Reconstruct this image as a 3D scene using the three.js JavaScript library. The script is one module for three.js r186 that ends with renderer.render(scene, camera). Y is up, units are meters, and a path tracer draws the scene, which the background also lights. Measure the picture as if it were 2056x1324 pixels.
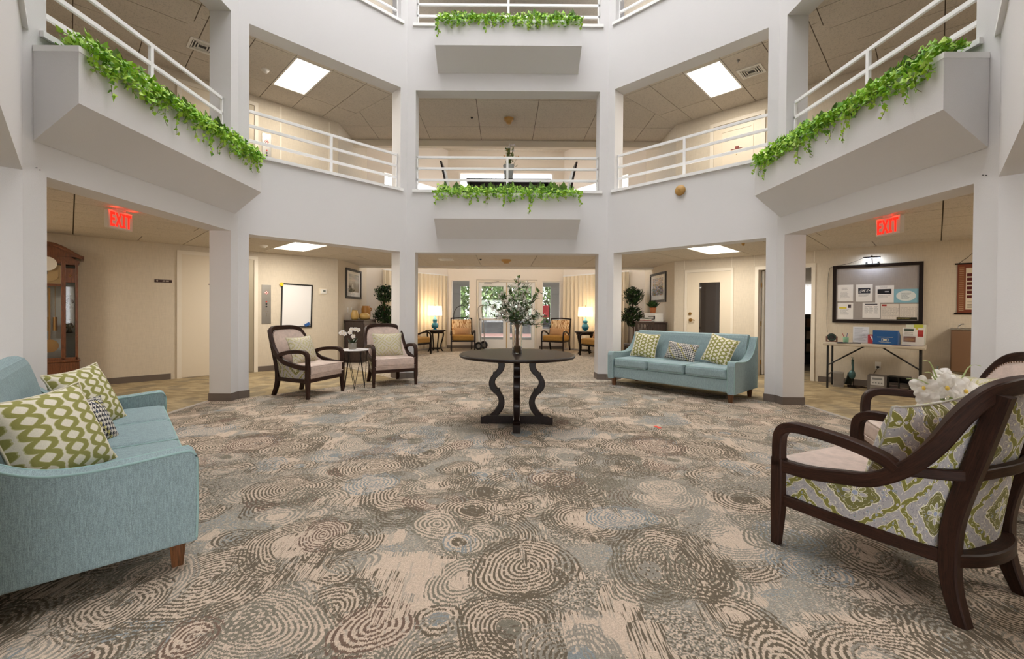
import * as THREE from 'three';
import { mergeGeometries } from 'three/addons/utils/BufferGeometryUtils.js';
import { RoundedBoxGeometry } from 'three/addons/geometries/RoundedBoxGeometry.js';
import { RectAreaLightUniformsLib } from 'three/addons/lights/RectAreaLightUniformsLib.js';
import { FontLoader } from 'three/addons/loaders/FontLoader.js';
import { TextGeometry } from 'three/addons/geometries/TextGeometry.js';

// ---------- camera, sky, exposure ----------
RectAreaLightUniformsLib.init();
const scene = new THREE.Scene();
const camera = new THREE.PerspectiveCamera(2 * Math.atan(662 / 870.33) * 180 / Math.PI, 2056 / 1324, 0.05, 200);
camera.position.set(-0.0465, 1.22, 0);
camera.rotation.order = 'YXZ';
camera.rotation.set(-0.0089, -0.0007, 0.0069);
camera.setViewOffset(2056, 1324, 15.97, 30.44, 2056, 1324);
camera.updateProjectionMatrix();
scene.add(camera);
const renderer = new THREE.WebGLRenderer({ antialias: true });
renderer.toneMapping = THREE.LinearToneMapping;
renderer.toneMappingExposure = 1.16;
renderer.shadowMap.enabled = true;
scene.background = new THREE.Color().setRGB(0.985, 0.985, 1.0);      // bright overcast
scene.backgroundIntensity = 6.2;
const PANEL = 20, PANEL_COLOR = new THREE.Color().setRGB(1.0, 0.92, 0.81);   // ceiling troffers

// ---------- helpers ----------
function rand(seed) { let a = seed >>> 0; return () => { a = (a + 0x6D2B79F5) >>> 0; let t = a; t = Math.imul(t ^ (t >>> 15), t | 1); t ^= t + Math.imul(t ^ (t >>> 7), t | 61); return ((t ^ (t >>> 14)) >>> 0) / 4294967296; }; }
const V = (x, y, z) => new THREE.Vector3(x, y, z), PI = Math.PI, deg = (a) => a * PI / 180, lerp = (a, b, t) => a + (b - a) * t, clamp = (x, a = 0, b = 1) => Math.min(b, Math.max(a, x));
const smooth = (a, b, x) => { const t = clamp((x - a) / (b - a)); return t * t * (3 - 2 * t); };
function fin(g) {
  if (g.index) g = g.toNonIndexed();
  for (const k of Object.keys(g.attributes)) if (!['position', 'normal', 'uv', 'color'].includes(k)) g.deleteAttribute(k);
  if (!g.attributes.normal) g.computeVertexNormals();
  if (!g.attributes.uv) g.setAttribute('uv', new THREE.BufferAttribute(new Float32Array(g.attributes.position.count * 2), 2));
  return g;
}
function metric(g) {                                                     // uv in metres from the dominant axis of each face
  g = fin(g);
  const p = g.attributes.position, u = g.attributes.uv, a = V(), b = V(), c = V(), n = V();
  for (let i = 0; i < p.count; i += 3) {
    a.fromBufferAttribute(p, i); b.fromBufferAttribute(p, i + 1); c.fromBufferAttribute(p, i + 2);
    n.copy(b).sub(a).cross(c.clone().sub(a));
    const ax = Math.abs(n.x), ay = Math.abs(n.y), az = Math.abs(n.z);
    [a, b, c].forEach((q, k) => { if (ay >= ax && ay >= az) u.setXY(i + k, q.x, -q.z); else if (ax >= az) u.setXY(i + k, q.z, q.y); else u.setXY(i + k, q.x, q.y); });
  }
  return g;
}
const rb = (w, h, d, x = 0, y = 0, z = 0, r = 0.006, s = 2) => metric(new RoundedBoxGeometry(w, h, d, s, Math.min(r, w / 2.01, h / 2.01, d / 2.01)).translate(x, y, z));
const bx = (w, h, d, x = 0, y = 0, z = 0) => metric(new THREE.BoxGeometry(w, h, d).translate(x, y, z));
const cyl = (r1, r2, h, x = 0, y = 0, z = 0, s = 24) => fin(new THREE.CylinderGeometry(r1, r2, h, s).translate(x, y, z));
const sph = (r, x = 0, y = 0, z = 0, sx = 1, sy = 1, sz = 1, s = 16) => fin(new THREE.SphereGeometry(r, s, Math.round(s * .7)).scale(sx, sy, sz).translate(x, y, z));
const lathe = (pr, x = 0, y = 0, z = 0, s = 32) => fin(new THREE.LatheGeometry(pr.map((q) => new THREE.Vector2(q[0], q[1])), s).translate(x, y, z));
const curve = (pts, closed = false, t = 0.5) => new THREE.CatmullRomCurve3(pts.map((q) => V(...q)), closed, 'catmullrom', t);
const tube = (pts, r, n = 20, s = 8, closed = false) => fin(new THREE.TubeGeometry(pts.length > 2 ? curve(pts, closed) : new THREE.LineCurve3(V(...pts[0]), V(...pts[1])), pts.length > 2 ? n : 1, r, s, closed));
function rod(a, b, r, s = 8) { return tube([a, b], r, 1, s); }
const turn = (g, x = 0, y = 0, z = 0) => g.applyMatrix4(new THREE.Matrix4().makeRotationFromEuler(new THREE.Euler(x, y, z)));
const shift = (g, x, y, z) => g.translate(x, y, z);
function prism(pts, y0, y1) {                                            // plan polygon of [x, depth] points, extruded upwards
  const s = new THREE.Shape(pts.map((q) => new THREE.Vector2(q[0], q[1])));
  return metric(new THREE.ExtrudeGeometry(s, { depth: y1 - y0, bevelEnabled: false }).rotateX(-PI / 2).translate(0, y0, 0));
}
function plate(pts, t, holes = [], bevel = 0) {                          // outline of [x, y] points, t thick, centred on z = 0
  const s = new THREE.Shape(pts.map((q) => new THREE.Vector2(q[0], q[1])));
  for (const h of holes) s.holes.push(new THREE.Path(h.map((q) => new THREE.Vector2(q[0], q[1]))));
  return metric(new THREE.ExtrudeGeometry(s, bevel ? { depth: t - 2 * bevel, bevelEnabled: true, bevelSize: bevel, bevelThickness: bevel, bevelSegments: 2, curveSegments: 12 } : { depth: t, bevelEnabled: false }).translate(0, 0, bevel ? -t / 2 + bevel : -t / 2));
}
const rect = (x0, y0, x1, y1) => [[x0, y0], [x1, y0], [x1, y1], [x0, y1]];
function frameGeo(w, h, b, t, z = 0) { return shift(plate(rect(-w / 2, -h / 2, w / 2, h / 2), t, [rect(-w / 2 + b, -h / 2 + b, w / 2 - b, h / 2 - b)]), 0, 0, z); }
function sweep(pts, w, h, side = [1, 0, 0], n = 40, opt = {}) {          // chamfered rectangular bar along a smooth path; w lies along `side`
  const c = opt.curve || curve(pts, false, 0.5), N = n, k = opt.k ?? 0.1, P8 = [];
  for (const [a, b] of [[1, -1 + 2 * k], [1, 1 - 2 * k], [1 - 2 * k, 1], [-1 + 2 * k, 1], [-1, 1 - 2 * k], [-1, -1 + 2 * k], [-1 + 2 * k, -1], [1 - 2 * k, -1]]) P8.push([a / 2, b / 2]);
  const prof = []; P8.forEach((q, j) => prof.push(q, P8[(j + 1) % 8]));          // two vertices per face, so faces stay flat across and smooth along
  const pos = [], uv = [], idx = [], L = c.getLength(), sv = V(), M = 16;
  for (let i = 0; i <= N; i++) {
    const t = i / N, p = c.getPointAt(t), T = c.getTangentAt(t);
    if (typeof side === 'function') sv.set(...side(t)); else sv.set(...side);
    const S = sv.clone().addScaledVector(T, -sv.dot(T)).normalize(), B = T.clone().cross(S);
    const ww = typeof w === 'function' ? w(t) : w, hh = typeof h === 'function' ? h(t) : h;
    prof.forEach(([a, b], j) => { const q = p.clone().addScaledVector(S, a * ww).addScaledVector(B, b * hh); pos.push(q.x, q.y, q.z); uv.push(((j + 1) >> 1) / 8 * 2 * (ww + hh), t * L); });
  }
  for (let i = 0; i < N; i++) for (let j = 0; j < M; j += 2) { const a = i * M + j, b = a + 1, d = a + M, e = b + M; idx.push(a, b, d, b, e, d); }
  for (const [o, f] of [[0, 0], [N * M, 1]]) { const at = pos.length / 3; for (let j = 0; j < 8; j++) { const v = o + j * 2; pos.push(pos[v * 3], pos[v * 3 + 1], pos[v * 3 + 2]); uv.push(P8[j][0] * 0.05, P8[j][1] * 0.05); } for (let j = 1; j < 7; j++) f ? idx.push(at, at + j, at + j + 1) : idx.push(at, at + j + 1, at + j); }
  const g = new THREE.BufferGeometry(); g.setAttribute('position', new THREE.Float32BufferAttribute(pos, 3)); g.setAttribute('uv', new THREE.Float32BufferAttribute(uv, 2)); g.setIndex(idx); g.computeVertexNormals();
  return fin(g);
}
function surf(f, nu, nv, closedU = false) {                               // parametric sheet f(u, v) -> [x, y, z, uvx, uvy]
  const pos = [], uv = [], idx = [];
  for (let j = 0; j <= nv; j++) for (let i = 0; i <= nu; i++) { const q = f(i / nu, j / nv); pos.push(q[0], q[1], q[2]); uv.push(q[3] ?? i / nu, q[4] ?? j / nv); }
  for (let j = 0; j < nv; j++) for (let i = 0; i < nu; i++) { const a = j * (nu + 1) + i, b = a + 1, c = a + nu + 1, d = c + 1; idx.push(a, b, c, b, d, c); }
  const g = new THREE.BufferGeometry(); g.setAttribute('position', new THREE.Float32BufferAttribute(pos, 3)); g.setAttribute('uv', new THREE.Float32BufferAttribute(uv, 2)); g.setIndex(idx); g.computeVertexNormals();
  return g;
}
function weld(g) { g.computeVertexNormals(); return g; }
const used = new Map();
function numbered(name) { const n = used.get(name) || 0; used.set(name, n + 1); return n ? name + '_' + String(n).padStart(3, '0') : name; }
function mesh(name, geos, mat, parent) {
  geos = [].concat(geos);
  const color = geos.some((g) => g.attributes.color);
  const g = geos.length === 1 ? fin(geos[0]) : mergeGeometries(geos.map((q) => { q = fin(q); if (!color) q.deleteAttribute('color'); return q; }));
  const m = new THREE.Mesh(g, mat); m.name = parent === scene ? numbered(name) : name; m.castShadow = m.receiveShadow = true;
  (parent || scene).add(m); return m;
}
function thing(name, label, category, [x, y, z] = [0, 0, 0], ry = 0, group) {
  const o = new THREE.Group(); o.name = numbered(name); o.position.set(x, y, z); o.rotation.y = ry; o.userData = { label, category };
  if (group) o.userData.group = group;
  scene.add(o); return o;
}
function tag(o, label, category, group) { o.userData.label = label; o.userData.category = category; if (group) o.userData.group = group; return o; }
function single(name, label, category, geos, mat, pos = [0, 0, 0], ry = 0, group) {
  const m = mesh(name, geos, mat, scene); m.position.set(...pos); m.rotation.y = ry; return tag(m, label, category, group);
}
function struct(name, geos, mat, label, pos = [0, 0, 0], ry = 0) { const m = mesh(name, geos, mat, scene); m.position.set(...pos); m.rotation.y = ry; m.userData = { kind: 'structure', label, category: name.split('_')[0] }; return m; }
function structGroup(name, label, pos = [0, 0, 0], ry = 0) { const o = new THREE.Group(); o.name = numbered(name); o.position.set(...pos); o.rotation.y = ry; o.userData = { kind: 'structure', label, category: name.split('_')[0] }; scene.add(o); return o; }
function place(o, [x, y, z], ry, label, group) { const r = o.clone(); r.name = numbered(o.name.replace(/_\d{3}$/, '')); r.position.set(x, y, z); r.rotation.y = ry; r.userData = { ...o.userData }; if (label) r.userData.label = label; if (group) r.userData.group = group; scene.add(r); return r; }

// ---------- computed textures ----------
function lattice(seed, P) { const r = rand(seed), a = new Float32Array(P * P); for (let i = 0; i < a.length; i++) a[i] = r(); return a; }
const LAT = [1, 2, 3, 4].map((s) => lattice(s * 77, 256));
function vn(x, y, px = 256, py = 256, k = 0) {                            // tileable value noise
  const L = LAT[k], ix = Math.floor(x), iy = Math.floor(y); let fx = x - ix, fy = y - iy; fx = fx * fx * (3 - 2 * fx); fy = fy * fy * (3 - 2 * fy);
  const x0 = ((ix % px) + px) % px, x1 = (x0 + 1) % px, y0 = ((iy % py) + py) % py, y1 = (y0 + 1) % py;
  return lerp(lerp(L[y0 * 256 + x0], L[y0 * 256 + x1], fx), lerp(L[y1 * 256 + x0], L[y1 * 256 + x1], fx), fy);
}
function dataTex(w, h, f, srgb = true, sizeX = 1, sizeY = sizeX) {         // f(x, y) -> [r, g, b] 0..255; repeats every size metres
  const d = new Uint8Array(w * h * 4);
  for (let y = 0, o = 0; y < h; y++) for (let x = 0; x < w; x++, o += 4) { const c = f(x, y); d[o] = c[0]; d[o + 1] = c[1]; d[o + 2] = c[2]; d[o + 3] = 255; }
  const t = new THREE.DataTexture(d, w, h); t.magFilter = THREE.LinearFilter; t.minFilter = THREE.LinearMipmapLinearFilter; t.generateMipmaps = true; t.wrapS = t.wrapT = THREE.RepeatWrapping;
  if (srgb) t.colorSpace = THREE.SRGBColorSpace; t.repeat.set(1 / sizeX, 1 / sizeY); t.needsUpdate = true; return t;
}
function canvasTex(w, h, draw, sizeX = 0, sizeY = sizeX) {
  const c = document.createElement('canvas'); c.width = w; c.height = h; draw(c.getContext('2d'), w, h);
  const t = new THREE.CanvasTexture(c); t.colorSpace = THREE.SRGBColorSpace; t.wrapS = t.wrapT = THREE.RepeatWrapping; if (sizeX) t.repeat.set(1 / sizeX, 1 / sizeY); return t;
}
const std = (color, roughness = 0.8, o = {}) => new THREE.MeshStandardMaterial({ color, roughness, ...o });
const phys = (color, roughness = 0.5, o = {}) => new THREE.MeshPhysicalMaterial({ color, roughness, ...o });
const grey = (v) => { v = clamp(v, 0, 255); return [v, v, v]; };
// ---------- textures and materials ----------
const T = {};
T.fine = dataTex(512, 512, (x, y) => grey(255 * (0.5 * vn(x / 4, y / 4, 128, 128) + 0.3 * vn(x / 2, y / 2, 256, 256, 1) + 0.2 * vn(x / 32, y / 32, 16, 16, 2))), false, 0.5);
T.knock = dataTex(512, 512, (x, y) => { const n = vn(x / 9, y / 9, 57, 57) * 0.6 + vn(x / 4, y / 4, 128, 128, 1) * 0.4; return grey(255 * smooth(0.42, 0.6, n)); }, false, 0.35);
T.tile = dataTex(512, 512, (x, y) => { const n = vn(x / 3, y / 3, 171, 171), m = vn(x / 14, y / 14, 37, 37, 1), f = smooth(0.73, 0.8, n) * smooth(0.3, 0.6, m); return grey(255 * (0.93 - 0.22 * f)); }, true, 0.6);
T.tileBump = dataTex(512, 512, (x, y) => { const n = vn(x / 3, y / 3, 171, 171), m = vn(x / 14, y / 14, 37, 37, 1); return grey(255 * (1 - 0.9 * smooth(0.7, 0.82, n) * smooth(0.25, 0.6, m))); }, false, 0.6);
T.linen = dataTex(512, 512, (x, y) => { const v = 0.95 + 0.05 * vn(x / 2, y / 60, 256, 9) + 0.03 * (vn(x / 40, y / 3, 13, 171, 1) - 0.5); return grey(245 * v); }, true, 0.5);
T.wood = dataTex(512, 1024, (x, y) => {                                    // grain runs along v
  const w = vn(x / 40, y / 200, 13, 5) * 6, g = vn(x / 3 + w, y / 90, 171, 11, 1), r = 0.5 + 0.5 * Math.sin((x / 512 * 14 + w * 1.3) * 2 * PI / 2), p = vn(x / 1.6, y / 26, 256, 39, 2);
  return grey(255 * clamp(0.62 + 0.26 * g + 0.12 * r - 0.16 * (p > 0.72 ? 1 : 0)));
}, true, 0.28, 0.9);
T.heather = dataTex(512, 512, (x, y) => {
  const wv = ((x >> 1) + (y >> 1)) & 1 ? 0.06 : -0.02, n = vn(x / 1.7, y / 3.2, 256, 160), s = vn(x / 2, y / 40, 256, 13, 1), v = 0.80 + wv + 0.26 * (n - 0.5) + 0.16 * (s - 0.5);
  return [clamp(250 * v, 0, 255), clamp(252 * v, 0, 255), clamp(255 * v, 0, 255)];
}, true, 0.3);
T.weaveBump = dataTex(256, 256, (x, y) => grey(110 + (((x >> 1) + (y >> 1)) & 1 ? 70 : 0) + 70 * vn(x / 2, y / 2, 128, 128)), false, 0.15);
T.leather = dataTex(512, 512, (x, y) => { const n = vn(x / 20, y / 20, 26, 26) * 0.5 + vn(x / 5, y / 5, 102, 102, 1) * 0.3 + vn(x / 60, y / 60, 9, 9, 2) * 0.5; return grey(255 * (0.82 + 0.14 * n)); }, true, 0.5);
T.leatherBump = dataTex(512, 512, (x, y) => grey(255 * (0.6 * vn(x / 3, y / 3, 171, 171) + 0.4 * vn(x / 7, y / 7, 73, 73, 1))), false, 0.2);

// patterned carpet of the atrium: rings, blotches and streaks, one repeat is 3.66 m
{
  const N = 2048, S = 3.66, px = S / N, buf = new Uint8Array(N * N), r = rand(4242);
  const PAL = [[182, 164, 146], [164, 151, 136], [131, 125, 114], [111, 105, 92], [92, 82, 67], [121, 126, 126], [102, 83, 70], [146, 143, 135]];   // cream, pale, grey, olive grey, brown, blue grey, rust, silver
  for (let y = 0, o = 0; y < N; y++) for (let x = 0; x < N; x++, o++) {    // ground: bare cream, heathered patches, hatched patches
    const a = vn(x / 128, y / 128, 16, 16, 2) * 0.65 + vn(x / 44, y / 44, 47, 47, 1) * 0.35, b = vn(x / 170, y / 150, 12, 14, 0), f = vn(x / 3.2, y / 3.2, 256, 256, 3), h = vn(x / 2, y / 30, 256, 68, 0), h2 = vn(x / 4, y / 46, 256, 45, 1);
    let c = h2 > 0.8 ? 1 : 0;
    if (a > 0.5) c = f < 0.36 ? (b > 0.5 ? 0 : 1) : f < 0.6 ? 2 : f < 0.74 ? (b > 0.45 ? 3 : 7) : b > 0.6 ? 4 : b < 0.3 ? 5 : 2;
    else if (a > 0.43) c = h > 0.6 ? (b > 0.5 ? 4 : 2) : h > 0.52 ? 1 : 0;
    else if (b > 0.56 && h > 0.72) c = 4;
    buf[o] = c;
  }
  for (let k = 0; k < 230; k++) {
    const big = k % 3 === 0, R = big ? lerp(0.2, 0.34, r()) : lerp(0.09, 0.2, r()), cx = r() * N, cy = r() * N, col = [4, 4, 3, 2, 5, 3, 4, 6, 2, 4, 3, 4][Math.floor(r() * 12)], core = [4, 5, 3, 6, 2][Math.floor(r() * 5)], p = lerp(0.018, 0.026, r()), ph = r() * 6.28, el = 1 + 0.3 * (r() - 0.5), hole = r() < 0.5 ? lerp(0.2, 0.45, r()) : 0, filled = r() < 0.45, clear = r() < 0.6, sector = r() * 6.28, open = lerp(0.4, 1.9, r()), n = Math.ceil(R * 1.3 / px);
    for (let j = -n; j <= n; j++) for (let i = -n; i <= n; i++) {
      const gx = ((Math.round(cx) + i) % N + N) % N, gy = ((Math.round(cy) + j) % N + N) % N, fr = (vn(gx / 2, gy / 8, 256, 256, 3) - 0.5) * 7, X = i * px * el, Y = (j + fr) * px / el, a = Math.atan2(Y, X);
      const d = Math.hypot(X, Y) * (1 + 0.1 * Math.sin(a * 2 + ph) + 0.05 * Math.sin(a * 3 - ph * 2) + 0.14 * (vn(gx / 60, gy / 60, 34, 34, 0) - 0.5)), rel = d / R;
      if (rel > 0.9 + 0.2 * vn(gx / 30, gy / 30, 68, 68, 1)) continue;
      const t = d / p, q = Math.floor(t), f = t - q, gap = vn(gx / 8 + q * 5.3, gy / 8, 256, 256, 1), away = Math.abs(((a - sector + 9.42) % 6.283) - 3.1416), o = gy * N + gx, st = vn(gx / 2, gy / 26, 256, 78, 0);
      if (rel < hole) { if (filled) { if (gap > 0.3) buf[o] = core; } else if (clear) buf[o] = st > 0.84 ? col : 0; continue; }
      if (away < 0.6 * open && vn(gx / 70, gy / 70, 29, 29, 2) > 0.42) { if (st > 0.62) buf[o] = col; else if (clear && st < 0.3) buf[o] = 0; continue; }
      if (f < 0.5 + 0.14 * (vn(q * 2.3, k * 1.7, 256, 256, 2) - 0.5) && gap > 0.22) buf[o] = col; else if (clear && rel < 0.5 + 0.5 * vn(gx / 90, gy / 90, 23, 23, 1)) buf[o] = vn(gx / 5, gy / 12, 256, 170, 3) > 0.78 ? 1 : 0;
    }
  }
  T.carpet = dataTex(N, N, (x, y) => { const c = PAL[buf[y * N + x]], k = 0.95 + 0.24 * vn(x / 1.6, y / 1.6, 256, 256, 3); return [clamp(c[0] * k, 0, 255), clamp(c[1] * k, 0, 255), clamp(c[2] * k, 0, 255)]; }, true, S);
}
T.carpetHall = dataTex(1024, 1024, (x, y) => {
  const s = vn(x / 46, y / 3.2, 22, 256, 0), w = vn(x / 110 , y / 26, 9, 39, 1), b = vn(x / 130, y / 130, 8, 8, 2), f = vn(x / 2, y / 2, 256, 256, 3);
  const t = smooth(0.35, 0.68, 0.62 * s + 0.38 * w), k = 0.92 + 0.17 * f, A = [139, 122, 92], B = [181, 163, 128], D = [118, 108, 90];
  const c = [0, 1, 2].map((i) => lerp(lerp(A[i], B[i], t), D[i], 0.5 * smooth(0.55, 0.75, b)));
  return c.map((v) => clamp(v * k, 0, 255));
}, true, 1.8);
T.carpetLobby = dataTex(1024, 1024, (x, y) => {
  const s = vn(x / 3.4, y / 30, 256, 34, 0), w = vn(x / 26, y / 80, 39, 13, 1), f = vn(x / 2, y / 2, 256, 256, 3), b = vn(x / 90, y / 90, 11, 11, 2);
  const t = smooth(0.5, 0.62, 0.7 * s + 0.3 * w + 0.2 * (b - 0.5)), k = 0.93 + 0.15 * f, A = [201, 188, 170], B = [158, 147, 130];
  return [0, 1, 2].map((i) => clamp(lerp(A[i], B[i], t) * k, 0, 255));
}, true, 1.6);
// cushion fabrics
T.trellis = dataTex(512, 512, (x, y) => {                                  // 0.22 m repeat, interlaced ogees
  const u = x / 512, v = y / 512; let band = 0;
  for (let k = -1; k <= 4; k++) for (const s of [-1, 1]) {
    const c = k / 2 + (k & 1 ? 0 : 0), vv = v + (((k % 2) + 2) % 2) * 0.25, sn = Math.sin(vv * 2 * PI * 2), sh = Math.sign(sn) * Math.pow(Math.abs(sn), 0.7), d = Math.abs(u - c - s * 0.17 * sh) / Math.sqrt(1 + 4.4 * Math.abs(Math.cos(vv * 4 * PI)) ** 1.2 * 0.6);
    if (d < 0.052) band = Math.max(band, d < 0.042 ? 2 : 1);
  }
  const n = 0.94 + 0.1 * (vn(x / 2, y / 2, 256, 256) - 0.4) + (((x >> 1) + (y >> 1)) & 1 ? 0.02 : 0), c = band === 2 ? [151, 148, 82] : band === 1 ? [196, 190, 140] : [233, 226, 207];
  return c.map((q) => clamp(q * n, 0, 255));
}, true, 0.23);
T.tooth = dataTex(512, 512, (x, y) => {
  const n = 8, u = (x / 512 * n) % 1, v = (y / 512 * n) % 1, a = u < 0.5, b = v < 0.5, m = Math.floor(x / 512 * n) * 31 + Math.floor(y / 512 * n) * 17;
  let dark = a && b ? 1 : !a && !b ? 0 : ((u - v + 2) * 2) % 1 < 0.5 ? 1 : 0;
  const f = 0.94 + 0.12 * (vn(x / 2, y / 2, 256, 256) - 0.5), c = dark ? (m % 5 === 0 ? [58, 66, 88] : [38, 38, 44]) : (m % 7 === 3 ? [214, 203, 128] : [228, 222, 210]);
  return c.map((q) => clamp(q * f, 0, 255));
}, true, 0.22);
const damask = (Q, sx, sy) => canvasTex(768, 1024, (g, w, h) => {          // medallions between olive ogees
  const r = rand(909); g.fillStyle = Q[0]; g.fillRect(0, 0, w, h);
  const scallop = (cx, cy, a, b, n, fill, stroke, lw) => { g.beginPath(); for (let i = 0; i <= 240; i++) { const t = i / 240 * 2 * PI, k = 1 / (Math.abs(Math.cos(t)) + Math.abs(Math.sin(t))), s = k * (1 + 0.07 * Math.abs(Math.sin(t * n))); const x = cx + a * Math.cos(t) * s, y = cy + b * Math.sin(t) * s; i ? g.lineTo(x, y) : g.moveTo(x, y); } if (fill) { g.fillStyle = fill; g.fill(); } if (stroke) { g.strokeStyle = stroke; g.lineWidth = lw; g.stroke(); } };
  const squig = (n, x0, y0, x1, y1, col, sz) => { g.strokeStyle = col; g.lineWidth = 4; for (let i = 0; i < n; i++) { const x = lerp(x0, x1, r()), y = lerp(y0, y1, r()), a = r() * 6.3; g.beginPath(); g.arc(x, y, sz * (0.5 + r()), a, a + 2 + r() * 2); g.stroke(); } };
  squig(240, 0, 0, w, h, Q[1], 12); squig(90, 0, 0, w, h, Q[2], 10);
  for (const ox of [-w, 0, w]) for (const oy of [-h, 0, h]) {
    for (const [cx, cy] of [[w / 2 + ox, h / 4 + oy], [ox, h * 3 / 4 + oy]]) {
      scallop(cx, cy, 360, 330, 9, null, Q[3], 50); scallop(cx, cy, 392, 362, 9, null, Q[4], 6); scallop(cx, cy, 326, 298, 9, null, Q[4], 6);
      for (let i = 0; i < 14; i++) { const t = i / 14 * 2 * PI, k = 1 / (Math.abs(Math.cos(t)) + Math.abs(Math.sin(t))); g.fillStyle = Q[5]; g.beginPath(); g.arc(cx + 360 * k * Math.cos(t), cy + 330 * k * Math.sin(t), 13, 0, 7); g.fill(); }
      scallop(cx, cy, 205, 190, 8, Q[6], Q[7], 9); scallop(cx, cy, 172, 158, 8, null, Q[8], 4);
      g.strokeStyle = Q[9]; g.lineWidth = 6;
      for (let i = 0; i < 8; i++) { const t = i / 8 * 2 * PI; g.save(); g.translate(cx, cy); g.rotate(t); g.beginPath(); g.ellipse(62, 0, 30, 17, 0, 0, 7); g.fillStyle = i & 1 ? Q[10] : Q[11]; g.fill(); g.stroke(); g.restore(); }
      g.fillStyle = Q[12]; g.beginPath(); g.arc(cx, cy, 24, 0, 7); g.fill(); g.stroke();
      for (let i = 0; i < 10; i++) { const t = i / 10 * 2 * PI + 0.3; g.strokeStyle = Q[13]; g.lineWidth = 5; g.beginPath(); g.arc(cx + 262 * Math.cos(t) * 0.86, cy + 240 * Math.sin(t) * 0.8, 17, t, t + 4); g.stroke(); g.fillStyle = Q[14]; g.beginPath(); g.arc(cx + 250 * Math.cos(t + .3) * 0.8, cy + 230 * Math.sin(t + .3) * 0.74, 7, 0, 7); g.fill(); }
    }
  }
  for (let i = 0; i < 420; i++) { const x = r() * w, y = r() * h, a = r() * 6.3; g.strokeStyle = i % 3 ? Q[2] : Q[1]; g.lineWidth = 3; g.beginPath(); g.arc(x, y, 6 + 9 * r(), a, a + 1.6 + 2 * r()); g.stroke(); }
  for (let i = 0; i < 70; i++) { const x = r() * w, y = r() * h; for (let m = 0; m < 5; m++) { g.fillStyle = i % 2 ? Q[14] : Q[7]; g.beginPath(); g.arc(x + 8 * Math.cos(m * 1.257), y + 8 * Math.sin(m * 1.257), 5, 0, 7); g.fill(); } g.fillStyle = Q[3]; g.beginPath(); g.arc(x, y, 4, 0, 7); g.fill(); }
}, sx, sy);
T.damask = damask(['#aba6a6', '#85818a', '#d9d4c8', '#7f7c38', '#e2ddbd', '#c0bbc0', '#75723f', '#e6e2cc', '#c4be92', '#e2dec8', '#93915a', '#b2adb2', '#9ea6bd', '#dcd8c6', '#97a0b4'], 0.4, 0.54);
T.damaskSmall = damask(['#cac5bc', '#a39d9a', '#e8e3d8', '#b3ae80', '#dcd8ba', '#d2cdc9', '#bdb994', '#e8e4d2', '#cdc8a8', '#e8e4d4', '#b4b18a', '#cdc8c8', '#aab1c0', '#e4e0d0', '#aeb4bd'], 0.22, 0.3);
T.stripe = dataTex(256, 256, (x, y) => { const n = vn(x / 7 + 3 * vn(x / 60, y / 30, 5, 9, 1), y / 40, 37, 7), c = n > 0.6 ? [150, 104, 62] : n > 0.45 ? [205, 170, 125] : [224, 198, 160]; return c; }, true, 0.45);

const M = {};
M.white = std('#dcdad9', 0.75, { bumpMap: T.fine, bumpScale: 0.0006 });
M.gloss = std('#f2f1ef', 0.38);                                            // rails, ledges
M.knock = std('#d2c3b0', 0.8, { bumpMap: T.knock, bumpScale: 0.002 });
M.cream = std('#e6dac6', 0.8, { map: T.linen });
M.lobby = std('#eee5da', 0.8, { bumpMap: T.fine, bumpScale: 0.0006 });
M.trimCream = std('#ebe2d2', 0.5);
M.doorCream = std('#e6dac5', 0.45);
M.base = std('#6d6259', 0.6);
M.ceil = std('#e9dfd0', 0.95, { map: T.tile, bumpMap: T.tileBump, bumpScale: 0.0015 });
M.gap = std('#73685a', 0.9);
M.tbar = std('#d3c6b2', 0.6);
M.carpet = std('#ffffff', 1, { map: T.carpet, bumpMap: T.fine, bumpScale: 0.003 });
M.carpetHall = std('#ffffff', 1, { map: T.carpetHall, bumpMap: T.fine, bumpScale: 0.003 });
M.carpetLobby = std('#ffffff', 1, { map: T.carpetLobby, bumpMap: T.fine, bumpScale: 0.003 });
M.border = std('#b3aaa0', 1, { bumpMap: T.fine, bumpScale: 0.003 });
M.teal = std('#aec5c6', 0.95, { map: T.heather, bumpMap: T.weaveBump, bumpScale: 0.0008 });
M.tealPipe = std('#93b0ad', 0.9);
M.espresso = phys('#40261a', 0.5, { map: T.wood, specularIntensity: 0.5 });
M.black = phys('#2a1c16', 0.34, { map: T.wood, specularIntensity: 0.55 });
M.walnut = phys('#8a5434', 0.35, { map: T.wood, clearcoat: 0.4, clearcoatRoughness: 0.2 });
M.legWood = phys('#8a5a38', 0.4, { map: T.wood });
M.darkCab = phys('#4d3b33', 0.45, { map: T.wood });
M.leather = phys('#dcc6b9', 0.42, { map: T.leather, bumpMap: T.leatherBump, bumpScale: 0.0006 });
M.damask = std('#ffffff', 0.9, { map: T.damask });
M.damaskSmall = std('#f4efe4', 0.9, { map: T.damaskSmall });
M.trellis = std('#ffffff', 0.95, { map: T.trellis, bumpMap: T.weaveBump, bumpScale: 0.0006 });
M.tooth = std('#ffffff', 0.95, { map: T.tooth });
M.brass = std('#b08a4a', 0.32, { metalness: 0.9 });
M.nail = std('#6a4a2e', 0.35, { metalness: 0.8 });
M.steel = std('#a7a39c', 0.38, { metalness: 0.85 });
M.chrome = std('#d6d6d6', 0.15, { metalness: 1 });
M.iron = std('#2a2522', 0.5, { metalness: 0.5 });
M.plasticWhite = std('#eeebe4', 0.4);
M.plasticBlack = std('#1d1c1c', 0.45);
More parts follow.
